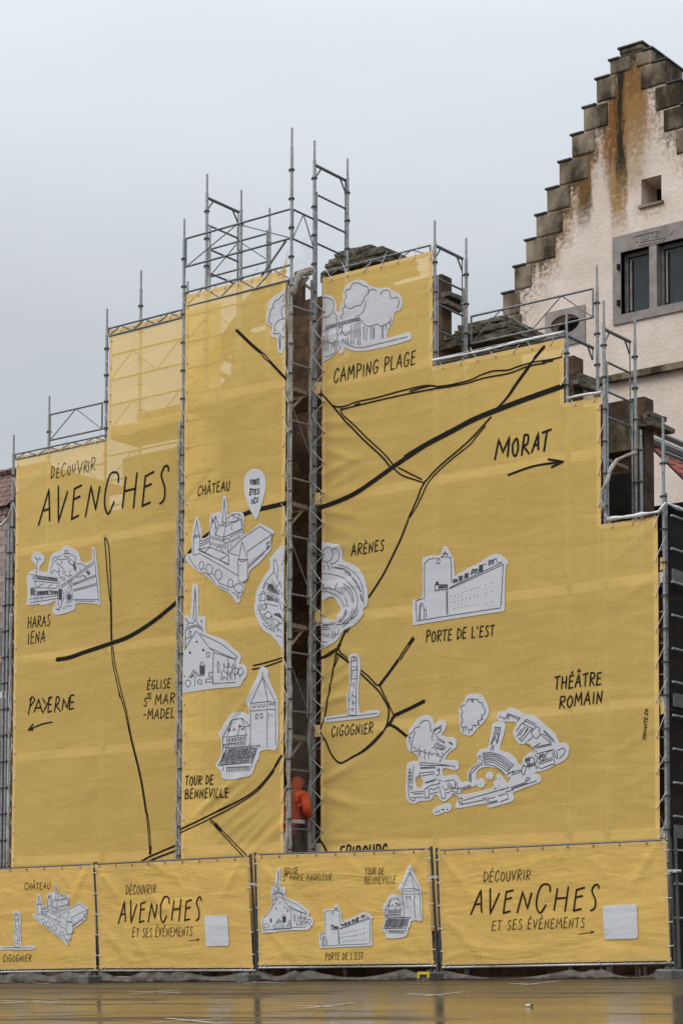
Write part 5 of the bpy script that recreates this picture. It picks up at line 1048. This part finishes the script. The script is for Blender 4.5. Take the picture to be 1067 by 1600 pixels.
T2_L = """320,525 330,490 350,475;340,520 345,490;~130,790 135,720 170,670 215,640;~150,800 150,730 180,690 225,650;~140,795 145,725;~215,600 220,570 235,570 245,620 240,650 220,620;255,545 270,640;~250,545 330,540 430,575 520,650;~255,560 340,555 420,590 505,660;~255,575 340,570 410,600 495,670;~260,590 330,588 405,615 485,680;~260,605 330,603 395,630 475,690;~265,625 330,622 390,650 465,705;~270,645 330,650 390,680 440,730;520,650 465,705;
360,315 405,320 395,380 350,375 360,315;375,315 365,375;390,318 380,378;350,385 330,470;345,400 320,470;395,385 370,465;385,390 380,450;360,390 350,440;W365,410 380,450 5,8;390,230 405,220 440,245 470,195 575,235 550,265;480,210 560,245;470,210 460,245;480,205 475,240;610,270 630,245 715,290;600,285 625,262 710,305;545,350 590,280 690,330;560,410 590,440 680,330;575,420 650,330;590,330 545,400;620,310 570,390;640,320 610,385;
~700,330 720,310 750,330 740,350 755,380 735,400 715,415 690,390 675,360 700,330;760,375 800,385 850,445;770,390 850,460 700,490;620,450 670,495;690,495 750,455;720,500 850,470;780,345 880,450;790,345 870,430;640,440 690,400;680,505 700,535;700,500 720,530;~620,600 690,580 700,640 640,660 600,650;640,590 640,650;~610,640 590,700 610,735 625,690 640,650;~655,600 660,680;700,560 735,580 710,640 720,690;~745,600 750,560 790,555 780,600 750,600;~800,600 805,550 850,520 870,580;~880,515 880,560 900,590 900,530;~900,520 960,500 965,540 920,590;720,550 870,510;
740,640 860,600;735,625 855,585;720,660 760,680 860,640;~870,590 880,640 850,640;470,720 590,690;500,735 590,705;460,735 520,700 520,730;480,770 490,750;40,945 70,935 75,990 40,960 40,945;40,975 60,995 280,950;85,958 480,845;250,940 270,937;280,930 300,990 380,970 375,960 310,975 295,925;310,940 360,930;390,920 450,900;405,970 480,940;455,880 475,930;460,880 500,870;500,845 620,800 640,755 665,765 645,785 625,790;500,860 720,785;510,870 520,850 640,805;~500,850 520,870;350,855 370,850;420,870 430,860;W625,610 660,590 4,30;W745,575 775,570 4,26;W650,650 700,640 5,30;D395,770 395,830 355,855 480,768 490,752 4"""
TC_O = "90,380 60,360 50,330 40,210 45,150 90,80 110,35 180,22 240,35 280,90 303,150 300,200 260,270 190,340 150,390"
TC_L = "~105,100 120,75 160,70 165,95 152,85 175,68 210,80 220,100 245,100 250,130 270,155 265,200 240,215 240,250 210,260 205,295 165,300 160,325 130,340 105,310 75,320 60,300 70,270 70,235 60,210 75,180 60,150 75,125 95,120;80,325 78,360;100,325 100,350;128,340 128,370;155,330 155,355;185,305 190,320;215,270 220,300;245,225 250,250"
def circ(cx, cy, rx, ry): return ' '.join('%.1f,%.1f' % (cx+rx*math.cos(k*math.pi/5), cy+ry*math.sin(k*math.pi/5)) for k in range(10))
drawing(bA, shA, [HA_O], None, HA_L, FR['h'], 'drawing', .0095)
drawing(bB, shB, [CH_O], None, CH_L, FR['c'], 'drawing'); drawing(bB, shB, [EG_O], None, EG_L, FR['e'], 'drawing', clip=(XBe0+.01, 1)); drawing(bB, shB, [TO_O], None, TO_L, FR['t'], 'drawing')
drawing(bB, shB, [AL_O], None, AL_L, FR['al'], 'drawing', .0095, clip=(XBe1-.01, -1)); drawing(bB, shB, [CL_O], None, CL_L, FR['ca'], 'drawing', clip=(XBe1-.01, -1))
pin = drawing(bB, shB, ["705,75 650,95 610,150 605,230 620,330 660,450 718,545 722,545 745,490 780,370 805,250 803,160 770,100"], None, "", FR['c'], 'map_pin')
words(pin, shB, [('c', 'VOUS', (663, 226), (748, 214), 50, .019), ('c', 'ÊTES', (660, 317), (748, 304), 48, .019), ('c', 'ICI', (678, 399), (737, 387), 48, .019)], off=.0145)
drawing(bC, shC, [AR_O], None, AR_L, FR['a'], 'drawing', clip=(XCe0+.01, 1)); st = drawing(bC, shC, [CA_O], None, CA_L, FR['ca'], 'drawing', .0095, clip=(XCe0+.01, 1))
words(st, shC, [('ca', 'CAMPING PLAGE AVENCHES', (452, 374), (676, 309), 11, .0065)], 'arch_lettering', 'ink_line', off=.0148)
drawing(bC, shC, [PO_O], None, PO_L, FR['p'], 'drawing'); drawing(bC, shC, [CI_O], None, CI_L, FR['g'], 'drawing')
drawing(bC, shC, [TC_O], None, TC_L, FR['t2'], 'drawing')
drawing(bC, shC, [T1_O], [T1_H], T1_L, FR['t1'], 'drawing'); STK[0] += 1
drawing(bC, shC, [T2_O, circ(312, 742, 34, 36), circ(238, 806, 38, 42)], None, T2_L+';D305,760 5;D238,815 4', FR['t2'], 'drawing')
drawing(bC, shC, ["390,1200 410,1160 480,1130 560,1105 610,1120 620,1160 590,1200 520,1215 440,1250 400,1235"], None, "420,1215 445,1205;455,1205 480,1195;500,1180 530,1185;503,1176 528,1178;D568,1178 10", FR['t1'], 'drawing')

# ================================================================ FENCE IN FRONT
YT, YBt = -1.22, -1.0
QUADS = [((-95,1362.5), (146,1351.5), (151,1512.5), (-92,1517)), ((149,1351.5), (386.5,1339), (395,1512.5), (156.5,1513)), ((400.5,1336.5), (668,1327.5), (677,1505.5), (404,1508.5)), ((684,1330), (1039.5,1313.5), (1047.4,1501), (691,1508))]
FLAB = ['yellow fence banner at far left with the column and CHÂTEAU drawings', 'yellow fence banner left of centre with lettering and a narrower white card', 'yellow fence banner in the middle with church, gate and tower drawings', 'longest yellow fence banner at right with lettering and a square white card']
PLAB = ['grey mesh fence panel at far left, behind the column drawing', 'grey mesh fence panel behind the left lettered fence banner', 'grey mesh fence panel in the middle, behind the three building drawings', 'longest grey mesh fence panel, at the right end of the row']
rq = random.Random(21); FB = []; SH = []
for i, (tl, tr, br, bl) in enumerate(QUADS):
    fo = []
    s = LeanSheet(tl, tr, br, bl, YT, YBt, fo, .007)
    (xa, za), (xb, zb_), (xc_, zc_), (xd, zd) = s.c
    for k in range(8): fo.append((xa+(xb-xa)*(k+.5)/8+rq.uniform(-.1, .1), za-.25, -1.0+rq.uniform(-.25, .25), .28, .05, rq.uniform(.004, .018)))
    for k in range(5): fo.append((rq.uniform(xa, xb), rq.uniform(zd, za), -.75+rq.uniform(-.2, .2), rq.uniform(.25, .7), .06, rq.uniform(-.012, .02)))
    fo += [(xd+.5, zd+.35, -.75, .5, .06, .02), (xb-.35, zb_-.3, .9, .4, .05, .018), (xa+.3, za-.35, -.9, .5, .05, .022)]
    SH.append(s)
    o = thing('fence_banner', ((xa+xb)/2, YBt, zd), FLAB[i], 'banner', 'yellow banners tied to the site fence'); FB.append(o)
    nx_, nz_ = int((xb-xa)/.05), 36; b = MB(); vs = []
    for j in range(nz_+1):
        for k in range(nx_+1):
            u, v = k/nx_, j/nz_; x = (xd*(1-u)+xc_*u)*(1-v)+(xa*(1-u)+xb*u)*v; zz_ = (zd*(1-u)+zc_*u)*(1-v)+(za*(1-u)+zb_*u)*v
            sag = .012*abs(math.sin(u*math.pi*8))*(v > .98)
            vs.append((x, s.y(x, zz_), zz_-sag))
    b.add(vs, [(j*(nx_+1)+k, j*(nx_+1)+k+1, (j+1)*(nx_+1)+k+1, (j+1)*(nx_+1)+k) for j in range(nz_) for k in range(nx_)])
    b.build('cloth', M['yellow_fence'], o, smooth=True)
    h = MB(); cc = s.c; mid = lambda p, q, d: (p[0]+d[0], p[1]+d[1])
    for p, q, d in ((cc[0], cc[1], (0, -.03)), (cc[3], cc[2], (0, .03)), (cc[0], cc[3], (.03, 0)), (cc[1], cc[2], (-.03, 0))): ribbon(h, s, [mid(p, q, d), mid(q, p, d)], .055, .002, .08)
    h.build('hem', M['yellow_hem'], o)
    # ties through the eyelets
    for k in range(9):
        for (p, q, dd) in ((cc[0], cc[1], 1), (cc[3], cc[2], -1)):
            u = (k+.3)/9; x = p[0]+(q[0]-p[0])*u; zz_ = p[1]+(q[1]-p[1])*u
            t = MB(); a = Vector(s.P((x, zz_-.03*dd), .012)); t.tube([a, a+Vector((.01, .02, .05*dd))], .005, 5); t.tube([a+Vector((-.010, -.003, 0)), a+Vector((.010, -.003, 0))], .009, 5); t.build('cable_tie', M['cord'] if dd < 0 else M['fence_steel'], o)
    for k in range(5):
        for (p, q, dd) in ((cc[0], cc[3], -1), (cc[1], cc[2], 1)):
            u = (k+.4)/5; x = p[0]+(q[0]-p[0])*u; zz_ = p[1]+(q[1]-p[1])*u
            t = MB(); a = Vector(s.P((x-.03*dd, zz_), .012)); t.tube([a, a+Vector((.08*dd, .03, .01))], .007, 5); t.build('cable_tie', M['cord'], o)
    # the panel it hangs on
    pf = thing('site_fence', ((xa+xb)/2, YBt+.05, zd-.1), PLAB[i], 'fence panel', 'mobile site fence panels in a row')
    def Q(x, zz_, back=.035): return Vector((x, s.lean(zz_)+back, zz_))
    f = MB(); g0 = min(gz(xd, -1), gz(xc_, -1)); zlow = zd-.05
    ZL = atY(bl[0], bl[1]+3.5, YBt).z; ZR = atY(br[0], br[1]+3.5, YBt).z
    ex = .045
    f.tube([Q(xa-ex, za+.05), Q(xd-ex, gz(xd, -1)+.06)], .023, 8); f.tube([Q(xb+ex, zb_+.05), Q(xc_+ex, gz(xc_, -1)+.06)], .023, 8); f.tube([Q(xa-ex, za+.012), Q(xb+ex, zb_+.012)], .016, 8)
    f.build('frame', M['fence_steel'], pf)
    f = MB(); f.tube([Q(xd-ex, ZL-.0), Q(xc_+ex, ZR-.0)], .018, 8); f.build('bottom_tube', M['fence_bright'], pf)
    f = MB()
    for k in range(1, 40):
        u = k/40; f.tube([Q(xa+(xb-xa)*u, za+(zb_-za)*u+.035), Q(xd+(xc_-xd)*u, zd-.03)], .0025, 4)
    for k in range(1, 9): f.tube([Q(xa+(xd-xa)*k/9-ex, za+(zd-za)*k/9), Q(xb+(xc_-xb)*k/9+ex, zb_+(zc_-zb_)*k/9)], .0025, 4)
    f.build('wire_mesh', M['fence_steel'], pf)
# end post of the next panel at the right edge
s = SH[3]; f = MB(); a = atY(1054, 1297, -1.15); c = atY(1060.5, 1512, -.98); f.tube([a, c], .024, 8); pe = f.build('lone_post', M['fence_steel']); tag(pe, 'single grey fence post at the far right, beyond the last yellow banner', 'post')
FOOTL = ['grey concrete fence foot under the joint nearest the left edge', 'grey concrete fence foot between the left lettered banner and the middle one', 'concrete fence foot with a yellow cap, beside the longest fence banner', 'grey concrete fence foot at the right end of the fence']
for k, (px, py) in enumerate(((152, 1524), (399, 1521), (682, 1520), (1053, 1513))):
    p = atY(px, py, -1.0); b = MB(); zz_ = gz(p.x, -1)
    def foot(w_, d_, z0, z1, ch=.03):
        b.add([(p.x-w_, -1-d_, z0), (p.x+w_, -1-d_, z0), (p.x+w_, -1+d_, z0), (p.x-w_, -1+d_, z0), (p.x-w_, -1-d_, z1-ch), (p.x+w_, -1-d_, z1-ch), (p.x+w_, -1+d_, z1-ch), (p.x-w_, -1+d_, z1-ch), (p.x-w_+ch, -1-d_+ch, z1), (p.x+w_-ch, -1-d_+ch, z1), (p.x+w_-ch, -1+d_-ch, z1), (p.x-w_+ch, -1+d_-ch, z1)],
              [(0, 3, 2, 1), (0, 1, 5, 4), (1, 2, 6, 5), (2, 3, 7, 6), (3, 0, 4, 7), (4, 5, 9, 8), (5, 6, 10, 9), (6, 7, 11, 10), (7, 4, 8, 11), (8, 9, 10, 11)])
    foot(.13, .34, zz_-.05, zz_+.13); b.tube([(p.x-.06, -1.12, zz_+.12), (p.x-.06, -1.12, zz_+.16)], .03, 8); b.tube([(p.x+.06, -1.12, zz_+.12), (p.x+.06, -1.12, zz_+.16)], .03, 8)
    o = b.build('concrete_base', M['concrete']); tag(o, FOOTL[k], 'fence foot', 'concrete feet of the site fence')
    if k == 2:
        y_ = MB(); y_.box((p.x-.10, -1.375, zz_+.085), (p.x+.12, -1.30, zz_+.125)); y_.box((p.x-.10, -1.375, zz_+.03), (p.x-.06, -1.345, zz_+.085)); y_.box((p.x+.08, -1.375, zz_+.03), (p.x+.12, -1.345, zz_+.085)); y_.build('cap', M['yplastic'], o)
CLAB = ['bright clamp joining two fence posts left of the church drawing', 'bright clamp joining two fence posts right of the tower drawing', 'bright clamp on the fence posts at the right edge of the picture']
for k, (px, py) in enumerate(((394, 1382), (676.5, 1371), (1049, 1361))):
    p = atY(px, py, -1.13); c = MB()
    c.box((p.x-.09, p.y-.035, p.z-.022), (p.x+.09, p.y-.02, p.z+.022)); c.box((p.x-.09, p.y+.075, p.z-.022), (p.x+.09, p.y+.09, p.z+.022)); c.tube([(p.x, p.y-.05, p.z), (p.x, p.y+.10, p.z)], .012, 6); c.tube([(p.x, p.y-.055, p.z), (p.x, p.y-.034, p.z)], .022, 6)
    for e in (-1, 1): c.tube([(p.x+e*.09, p.y-.03, p.z), (p.x+e*.105, p.y+.03, p.z), (p.x+e*.09, p.y+.085, p.z)], .02, 6)
    tag(c.build('clamp', M['fence_bright']), CLAB[k], 'clamp', 'clamps joining the fence panels')
# printing on the fence banners
def fa(fr, src, dst): 
    g = affine(src, dst); F = FR[fr]; return lambda p: F(g(p))
fl = dict(white='white_fence', ink='ink_line')
m_ = fa('p0', [(425,345),(168,540),(870,680),(545,1310)], [(600,285),(414,385),(915,540),(708,910)]); drawing(FB[0], SH[0], [CH_O], None, CH_L, m_, 'drawing', .006, **fl)
m_ = fa('p0', [(360,235),(105,820),(575,745),(340,790)], [(183,562),(5,950),(362,935),(190,940)]); drawing(FB[0], SH[0], [CI_O], None, CI_L, m_, 'drawing', .0066, **fl)
m_ = fa('p2', [(152,80),(630,880),(160,510),(-95,1100),(540,1020)], [(133,100),(342,412),(152,272),(38,483),(305,468)]); drawing(FB[2], SH[2], [EG_O], None, EG_L, m_, 'drawing', .0066, **fl)
m_ = fa('p2', [(205,235),(930,245),(905,650),(130,775)], [(415,365),(680,400),(683,550),(395,565)]); drawing(FB[2], SH[2], [PO_O], None, PO_L, m_, 'drawing', .0066, **fl)
m_ = fa('p2', [(658,100),(310,830),(760,680),(560,345)], [(915,100),(757,460),(985,400),(877,230)]); drawing(FB[2], SH[2], [TO_O], None, TO_L, m_, 'drawing', .0066, **fl)
ib = 'ink_brown'
words(FB[0], SH[0], [('p0', 'CHÂTEAU', (268, 338), (532, 325), 72, .011)], ink=ib); words(FB[0], SH[0], [('p0', 'CIGOGNIER', (35, 1088), (330, 1083), 72, .0115)], ink=ib)
for t_ in (('EGLISE', (172, 137), (252, 132), 38), ('S', (163, 178), (176, 178), 38), ('TE', (178, 150), (190, 148), 18), ('MARIE-MADELEINE', (204, 175), (456, 172), 38), ('TOUR DE', (645, 140), (762, 138), 42), ('BENNEVILLE', (647, 192), (832, 190), 42), ("PORTE DE L'EST", (415, 647), (640, 643), 42)):
    words(FB[2], SH[2], [('p2', *t_, .0085)], ink=ib)
src = [(50,560),(992,165),(565,470),(605,175),(130,528),(930,405)]
m1 = fa('p1', src, [(148,437),(700,282),(460,435),(480,262),(195,423),(672,418)]); m3 = fa('p3', src, [(128,306),(690,190),(440,303),(465,175),(178,297),(657,290)])
for fb, sh, mm_, k, d0, es, arr in ((FB[1], SH[1], m1, 'p1', ((200, 247), (404, 238), 60), ((245, 530), (648, 521), 60), "622,555 692,545;675,539 692,545 680,555"), (FB[3], SH[3], m3, 'p3', ((187, 163), (392, 156), 46), ((222, 378), (630, 364), 44), "603,395 672,385;655,379 672,385 658,392")):
    strokes(fb, sh, [(mm_, .027, AV)], 'title_lettering', ib)
    words(fb, sh, [(k, 'DÉCOUVRIR', *d0, .0115)], ink=ib); words(fb, sh, [(k, 'ET SES ÉVÉNEMENTS', *es, .0115)], ink=ib); strokes(fb, sh, [(k, .010, arr)], 'arrow', ib)
for fb, sh, k, q in ((FB[1], SH[1], 'p1', ((727, 386), (879, 381), (891, 588), (739, 592))), (FB[3], SH[3], 'p3', ((711, 268), (862, 262), (869, 414), (718, 419)))):
    pts = []; 
    for j in range(4):
        a, c, d = q[j], q[j-1], q[(j+1) % 4]
        pts += [(a[0]+(c[0]-a[0])*.07, a[1]+(c[1]-a[1])*.07), (a[0]+((c[0]-a[0])+(d[0]-a[0]))*.018, a[1]+((c[1]-a[1])+(d[1]-a[1]))*.018), (a[0]+(d[0]-a[0])*.07, a[1]+(d[1]-a[1])*.07)]
    poly = [sh.to(*FR[k](p)) for p in pts]; rv, fs, _ = fill2d(poly, [], .12); b = MB()
    b.add([sh.P((p.x, p.y), .011) for p in rv], fs); b.build('blank_card', M['white_fence'], fb)
# ground sheets hanging out under the fence
TLAB = ['crumpled grey ground sheet sagging under the left lettered fence banner', 'crumpled grey ground sheet under the middle fence banner', 'dark ground sheet sagging under the longest fence banner', 'dark ground sheet under the fence banner at far left']
for k, (x0, x1, seed) in enumerate(((158, 393, 3), (404, 675, 8), (692, 1040, 5), (-60, 146, 11))):
    a = atY(x0, 1514, -.94); c = atY(x1, 1511, -.94); n_ = 70; vs = []; rr = random.Random(seed); nodes = sorted([0, 1]+[rr.uniform(.12, .88) for _ in range(3)])
    for i in range(n_+1):
        u = i/n_; x = a.x+(c.x-a.x)*u
        j = max(q for q in range(len(nodes)-1) if nodes[q] <= u+1e-9); t = (u-nodes[j])/(nodes[j+1]-nodes[j]); sag = math.sin(t*math.pi)
        zt_ = a.z+(c.z-a.z)*u; zg = gz(x, -1)
        top = zt_-.02-.13*sag*min(1, (nodes[j+1]-nodes[j])*3.5)
        for v in range(7):
            w_ = v/6; n3 = noise.noise(Vector((x*5, w_*4, seed)))
            fd = math.sin((t-.5)*9/(.35+w_))*.03*w_*(1-w_)*3; y_ = -.93-.11*w_-.04*math.sin(w_*math.pi)*(1+n3)+.03*n3+fd; zz_ = top*(1-w_)+(zg+.012)*w_+.02*n3*math.sin(w_*math.pi)
            vs.append((x, y_, max(zz_, gz(x, y_)+.008)))
    b = MB(); b.add(vs, [(i*7+v, i*7+v+1, (i+1)*7+v+1, (i+1)*7+v) for i in range(n_) for v in range(6)])
    tag(b.build('ground_sheet', M['tarp'], smooth=True), TLAB[k], 'ground sheet')
# dark void under the fence is the wall of the building; a scrap of litter lies on the wet ground
p = atG(827, 1573); b = MB(); b.tube([p+Vector((-.04, -.01, .016)), p+Vector((.012, .0, .018))], .011, 7); b.tube([p+Vector((.012, .0, .018)), p+Vector((.04, .006, .016))], .0115, 7, 1)
tag(b.build('cigarette_end', [M['litter'], M['hair']]), 'tiny pale stub of litter lying on the wet asphalt at lower right', 'litter')

# ================================================================ WORKER in the gap
py = -.25; px = atY(458, 1250, py).x; fz = atY(457, 1214, py).z-1.74
wk = thing('person', (px, py, fz), 'worker in an orange suit standing behind the netted pole in the dark gap', 'person')
def skin(name, verts, edges, radii, mt, sub=2, root=0):
    me = bpy.data.meshes.new(name); me.from_pydata([tuple(v) for v in verts], edges, []); o = bpy.data.objects.new(name, me); COL.objects.link(o); o.parent = wk
    md = o.modifiers.new('s', 'SKIN'); md.use_smooth_shade = True
    for i, r in enumerate(radii):
        sv = me.skin_vertices[0].data[i]; sv.radius = r if isinstance(r, tuple) else (r, r); sv.use_root = i == root
    o.modifiers.new('d', 'SUBSURF').levels = sub; o.modifiers['d'].render_levels = sub; me.materials.append(M[mt]); return o
# body (skin): pelvis, spine, neck, head, arms, legs: facing the wall, head bowed, right arm bent
V = [(0,0,.95),(0,-.02,1.12),(.01,-.01,1.30),(.02,.02,1.45),(.03,.06,1.54),(.04,.10,1.62),(.04,.13,1.70),
     (-.19,.01,1.42),(-.25,.02,1.15),(-.20,.18,.98), (.22,.01,1.42),(.30,-.03,1.17),(.20,.15,1.06),
     (-.10,0,.90),(-.11,.02,.50),(-.11,0,.09),(-.12,.14,.04),(.10,0,.90),(.12,.04,.50),(.12,.01,.09),(.13,.15,.04)]
Ed = [(0,1),(1,2),(2,3),(3,4),(4,5),(5,6),(3,7),(7,8),(8,9),(3,10),(10,11),(11,12),(0,13),(13,14),(14,15),(15,16),(0,17),(17,18),(18,19),(19,20)]
Rd = [(.12,.09),(.12,.08),(.13,.09),(.10,.07),.055,(.085,.10),(.075,.09),.06,.045,.03,.06,.045,.03,.085,.06,.045,.04,.085,.06,.045,.04]
skin('body', V, Ed, Rd, 'skin')
J = [(0,0,.68),(0,-.01,.95),(0,-.03,1.14),(.01,-.02,1.30),(.02,.02,1.43),(.03,.05,1.52),(-.20,0,1.40),(-.27,.02,1.15),(-.22,.15,1.02),(.23,0,1.40),(.32,-.03,1.17),(.23,.12,1.07)]
skin('jacket', J, [(0,1),(1,2),(2,3),(3,4),(4,5),(4,6),(6,7),(7,8),(4,9),(9,10),(10,11)], [(.20,.18),(.20,.18),(.20,.175),(.21,.17),(.16,.13),(.09,.09),.095,.08,.065,.10,.085,.068], 'orange')
skin('trousers', [(0,0,.93),(-.10,0,.84),(-.115,.02,.5),(-.115,0,.12),(.10,0,.84),(.12,.04,.5),(.12,.01,.12)], [(0,1),(1,2),(2,3),(0,4),(4,5),(5,6)], [(.165,.14),.115,.09,.075,.115,.09,.075], 'dark_cloth')
skin('hood', [(.03,.04,1.50),(.035,.05,1.58),(.04,.08,1.68),(.04,.12,1.74)], [(0,1),(1,2),(2,3)], [(.10,.10),(.105,.11),(.105,.12),(.06,.07)], 'orange')
for nm, c in (('boot', -.115), ('boot', .125)):
    skin(nm, [(c,-.03,.14),(c,-.02,.05),(c+.01,.10,.045),(c+.015,.17,.035)], [(0,1),(1,2),(2,3)], [.062,.06,(.05,.045),(.045,.035)], 'boots', 1)
# hands: palm and five fingers each
for sx, (hx, hy, hz) in ((-1, (-.20,.19,.97)), (1, (.20,.17,1.06))):
    hv = [(hx,hy,hz),(hx,hy+.05,hz-.02),(hx,hy+.09,hz-.03)]; he = [(0,1),(1,2)]; hr = [(.028,.022),(.040,.018),(.038,.016)]
    for k in range(4):
        ox = (-.03+.02*k); ln_ = (.062, .075, .07, .055)[k]; n0 = len(hv)
        hv += [(hx+ox, hy+.10, hz-.033), (hx+ox, hy+.10+ln_*.5, hz-.055), (hx+ox, hy+.10+ln_*.7, hz-.095)]; he += [(2, n0), (n0, n0+1), (n0+1, n0+2)]; hr += [.010, .009, .008]
    n0 = len(hv); hv += [(hx-sx*.045, hy+.05, hz-.02), (hx-sx*.06, hy+.085, hz-.05)]; he += [(1, n0), (n0, n0+1)]; hr += [.012, .009]
    skin('hand', hv, he, hr, 'skin', 1)
# face and hair (turned to the wall)
b = MB(); c = Vector((px+.04, py+.12, fz+1.66))
for e in (-1, 1): b.tube([c+Vector((e*.035, .085, .02)), c+Vector((e*.035, .10, .02))], .012, 8)
b.tube([c+Vector((0, .09, .02)), c+Vector((0, .125, -.02)), c+Vector((0, .10, -.03))], [.008, .014, .01], 8); b.tube([c+Vector((-.025, .095, -.06)), c+Vector((.025, .095, -.06))], .007, 6)
b.build('face', M['skin'], wk)
def band(zc, rx, ry, mt, name, cy=0):
    b = MB(); n = 24; vs = []
    for k in range(n):
        t = 2*math.pi*k/n
        for h in (-.03, .03): vs.append((px+rx*math.cos(t), py+cy+ry*math.sin(t), fz+zc+h))
    b.add(vs, [(2*k, (2*k+2) % (2*n), (2*k+3) % (2*n), 2*k+1) for k in range(n)]); b.build(name, M[mt], wk)
band(1.27, .222, .185, 'reflex', 'reflective_band'); band(.98, .212, .190, 'reflex', 'reflective_band')
b = MB(); dk = atY(470, 1362, -.2).z
deck(sB, XB0+.05, XC[0]-.06, YB+.06, -.02, fz-.002, 2)
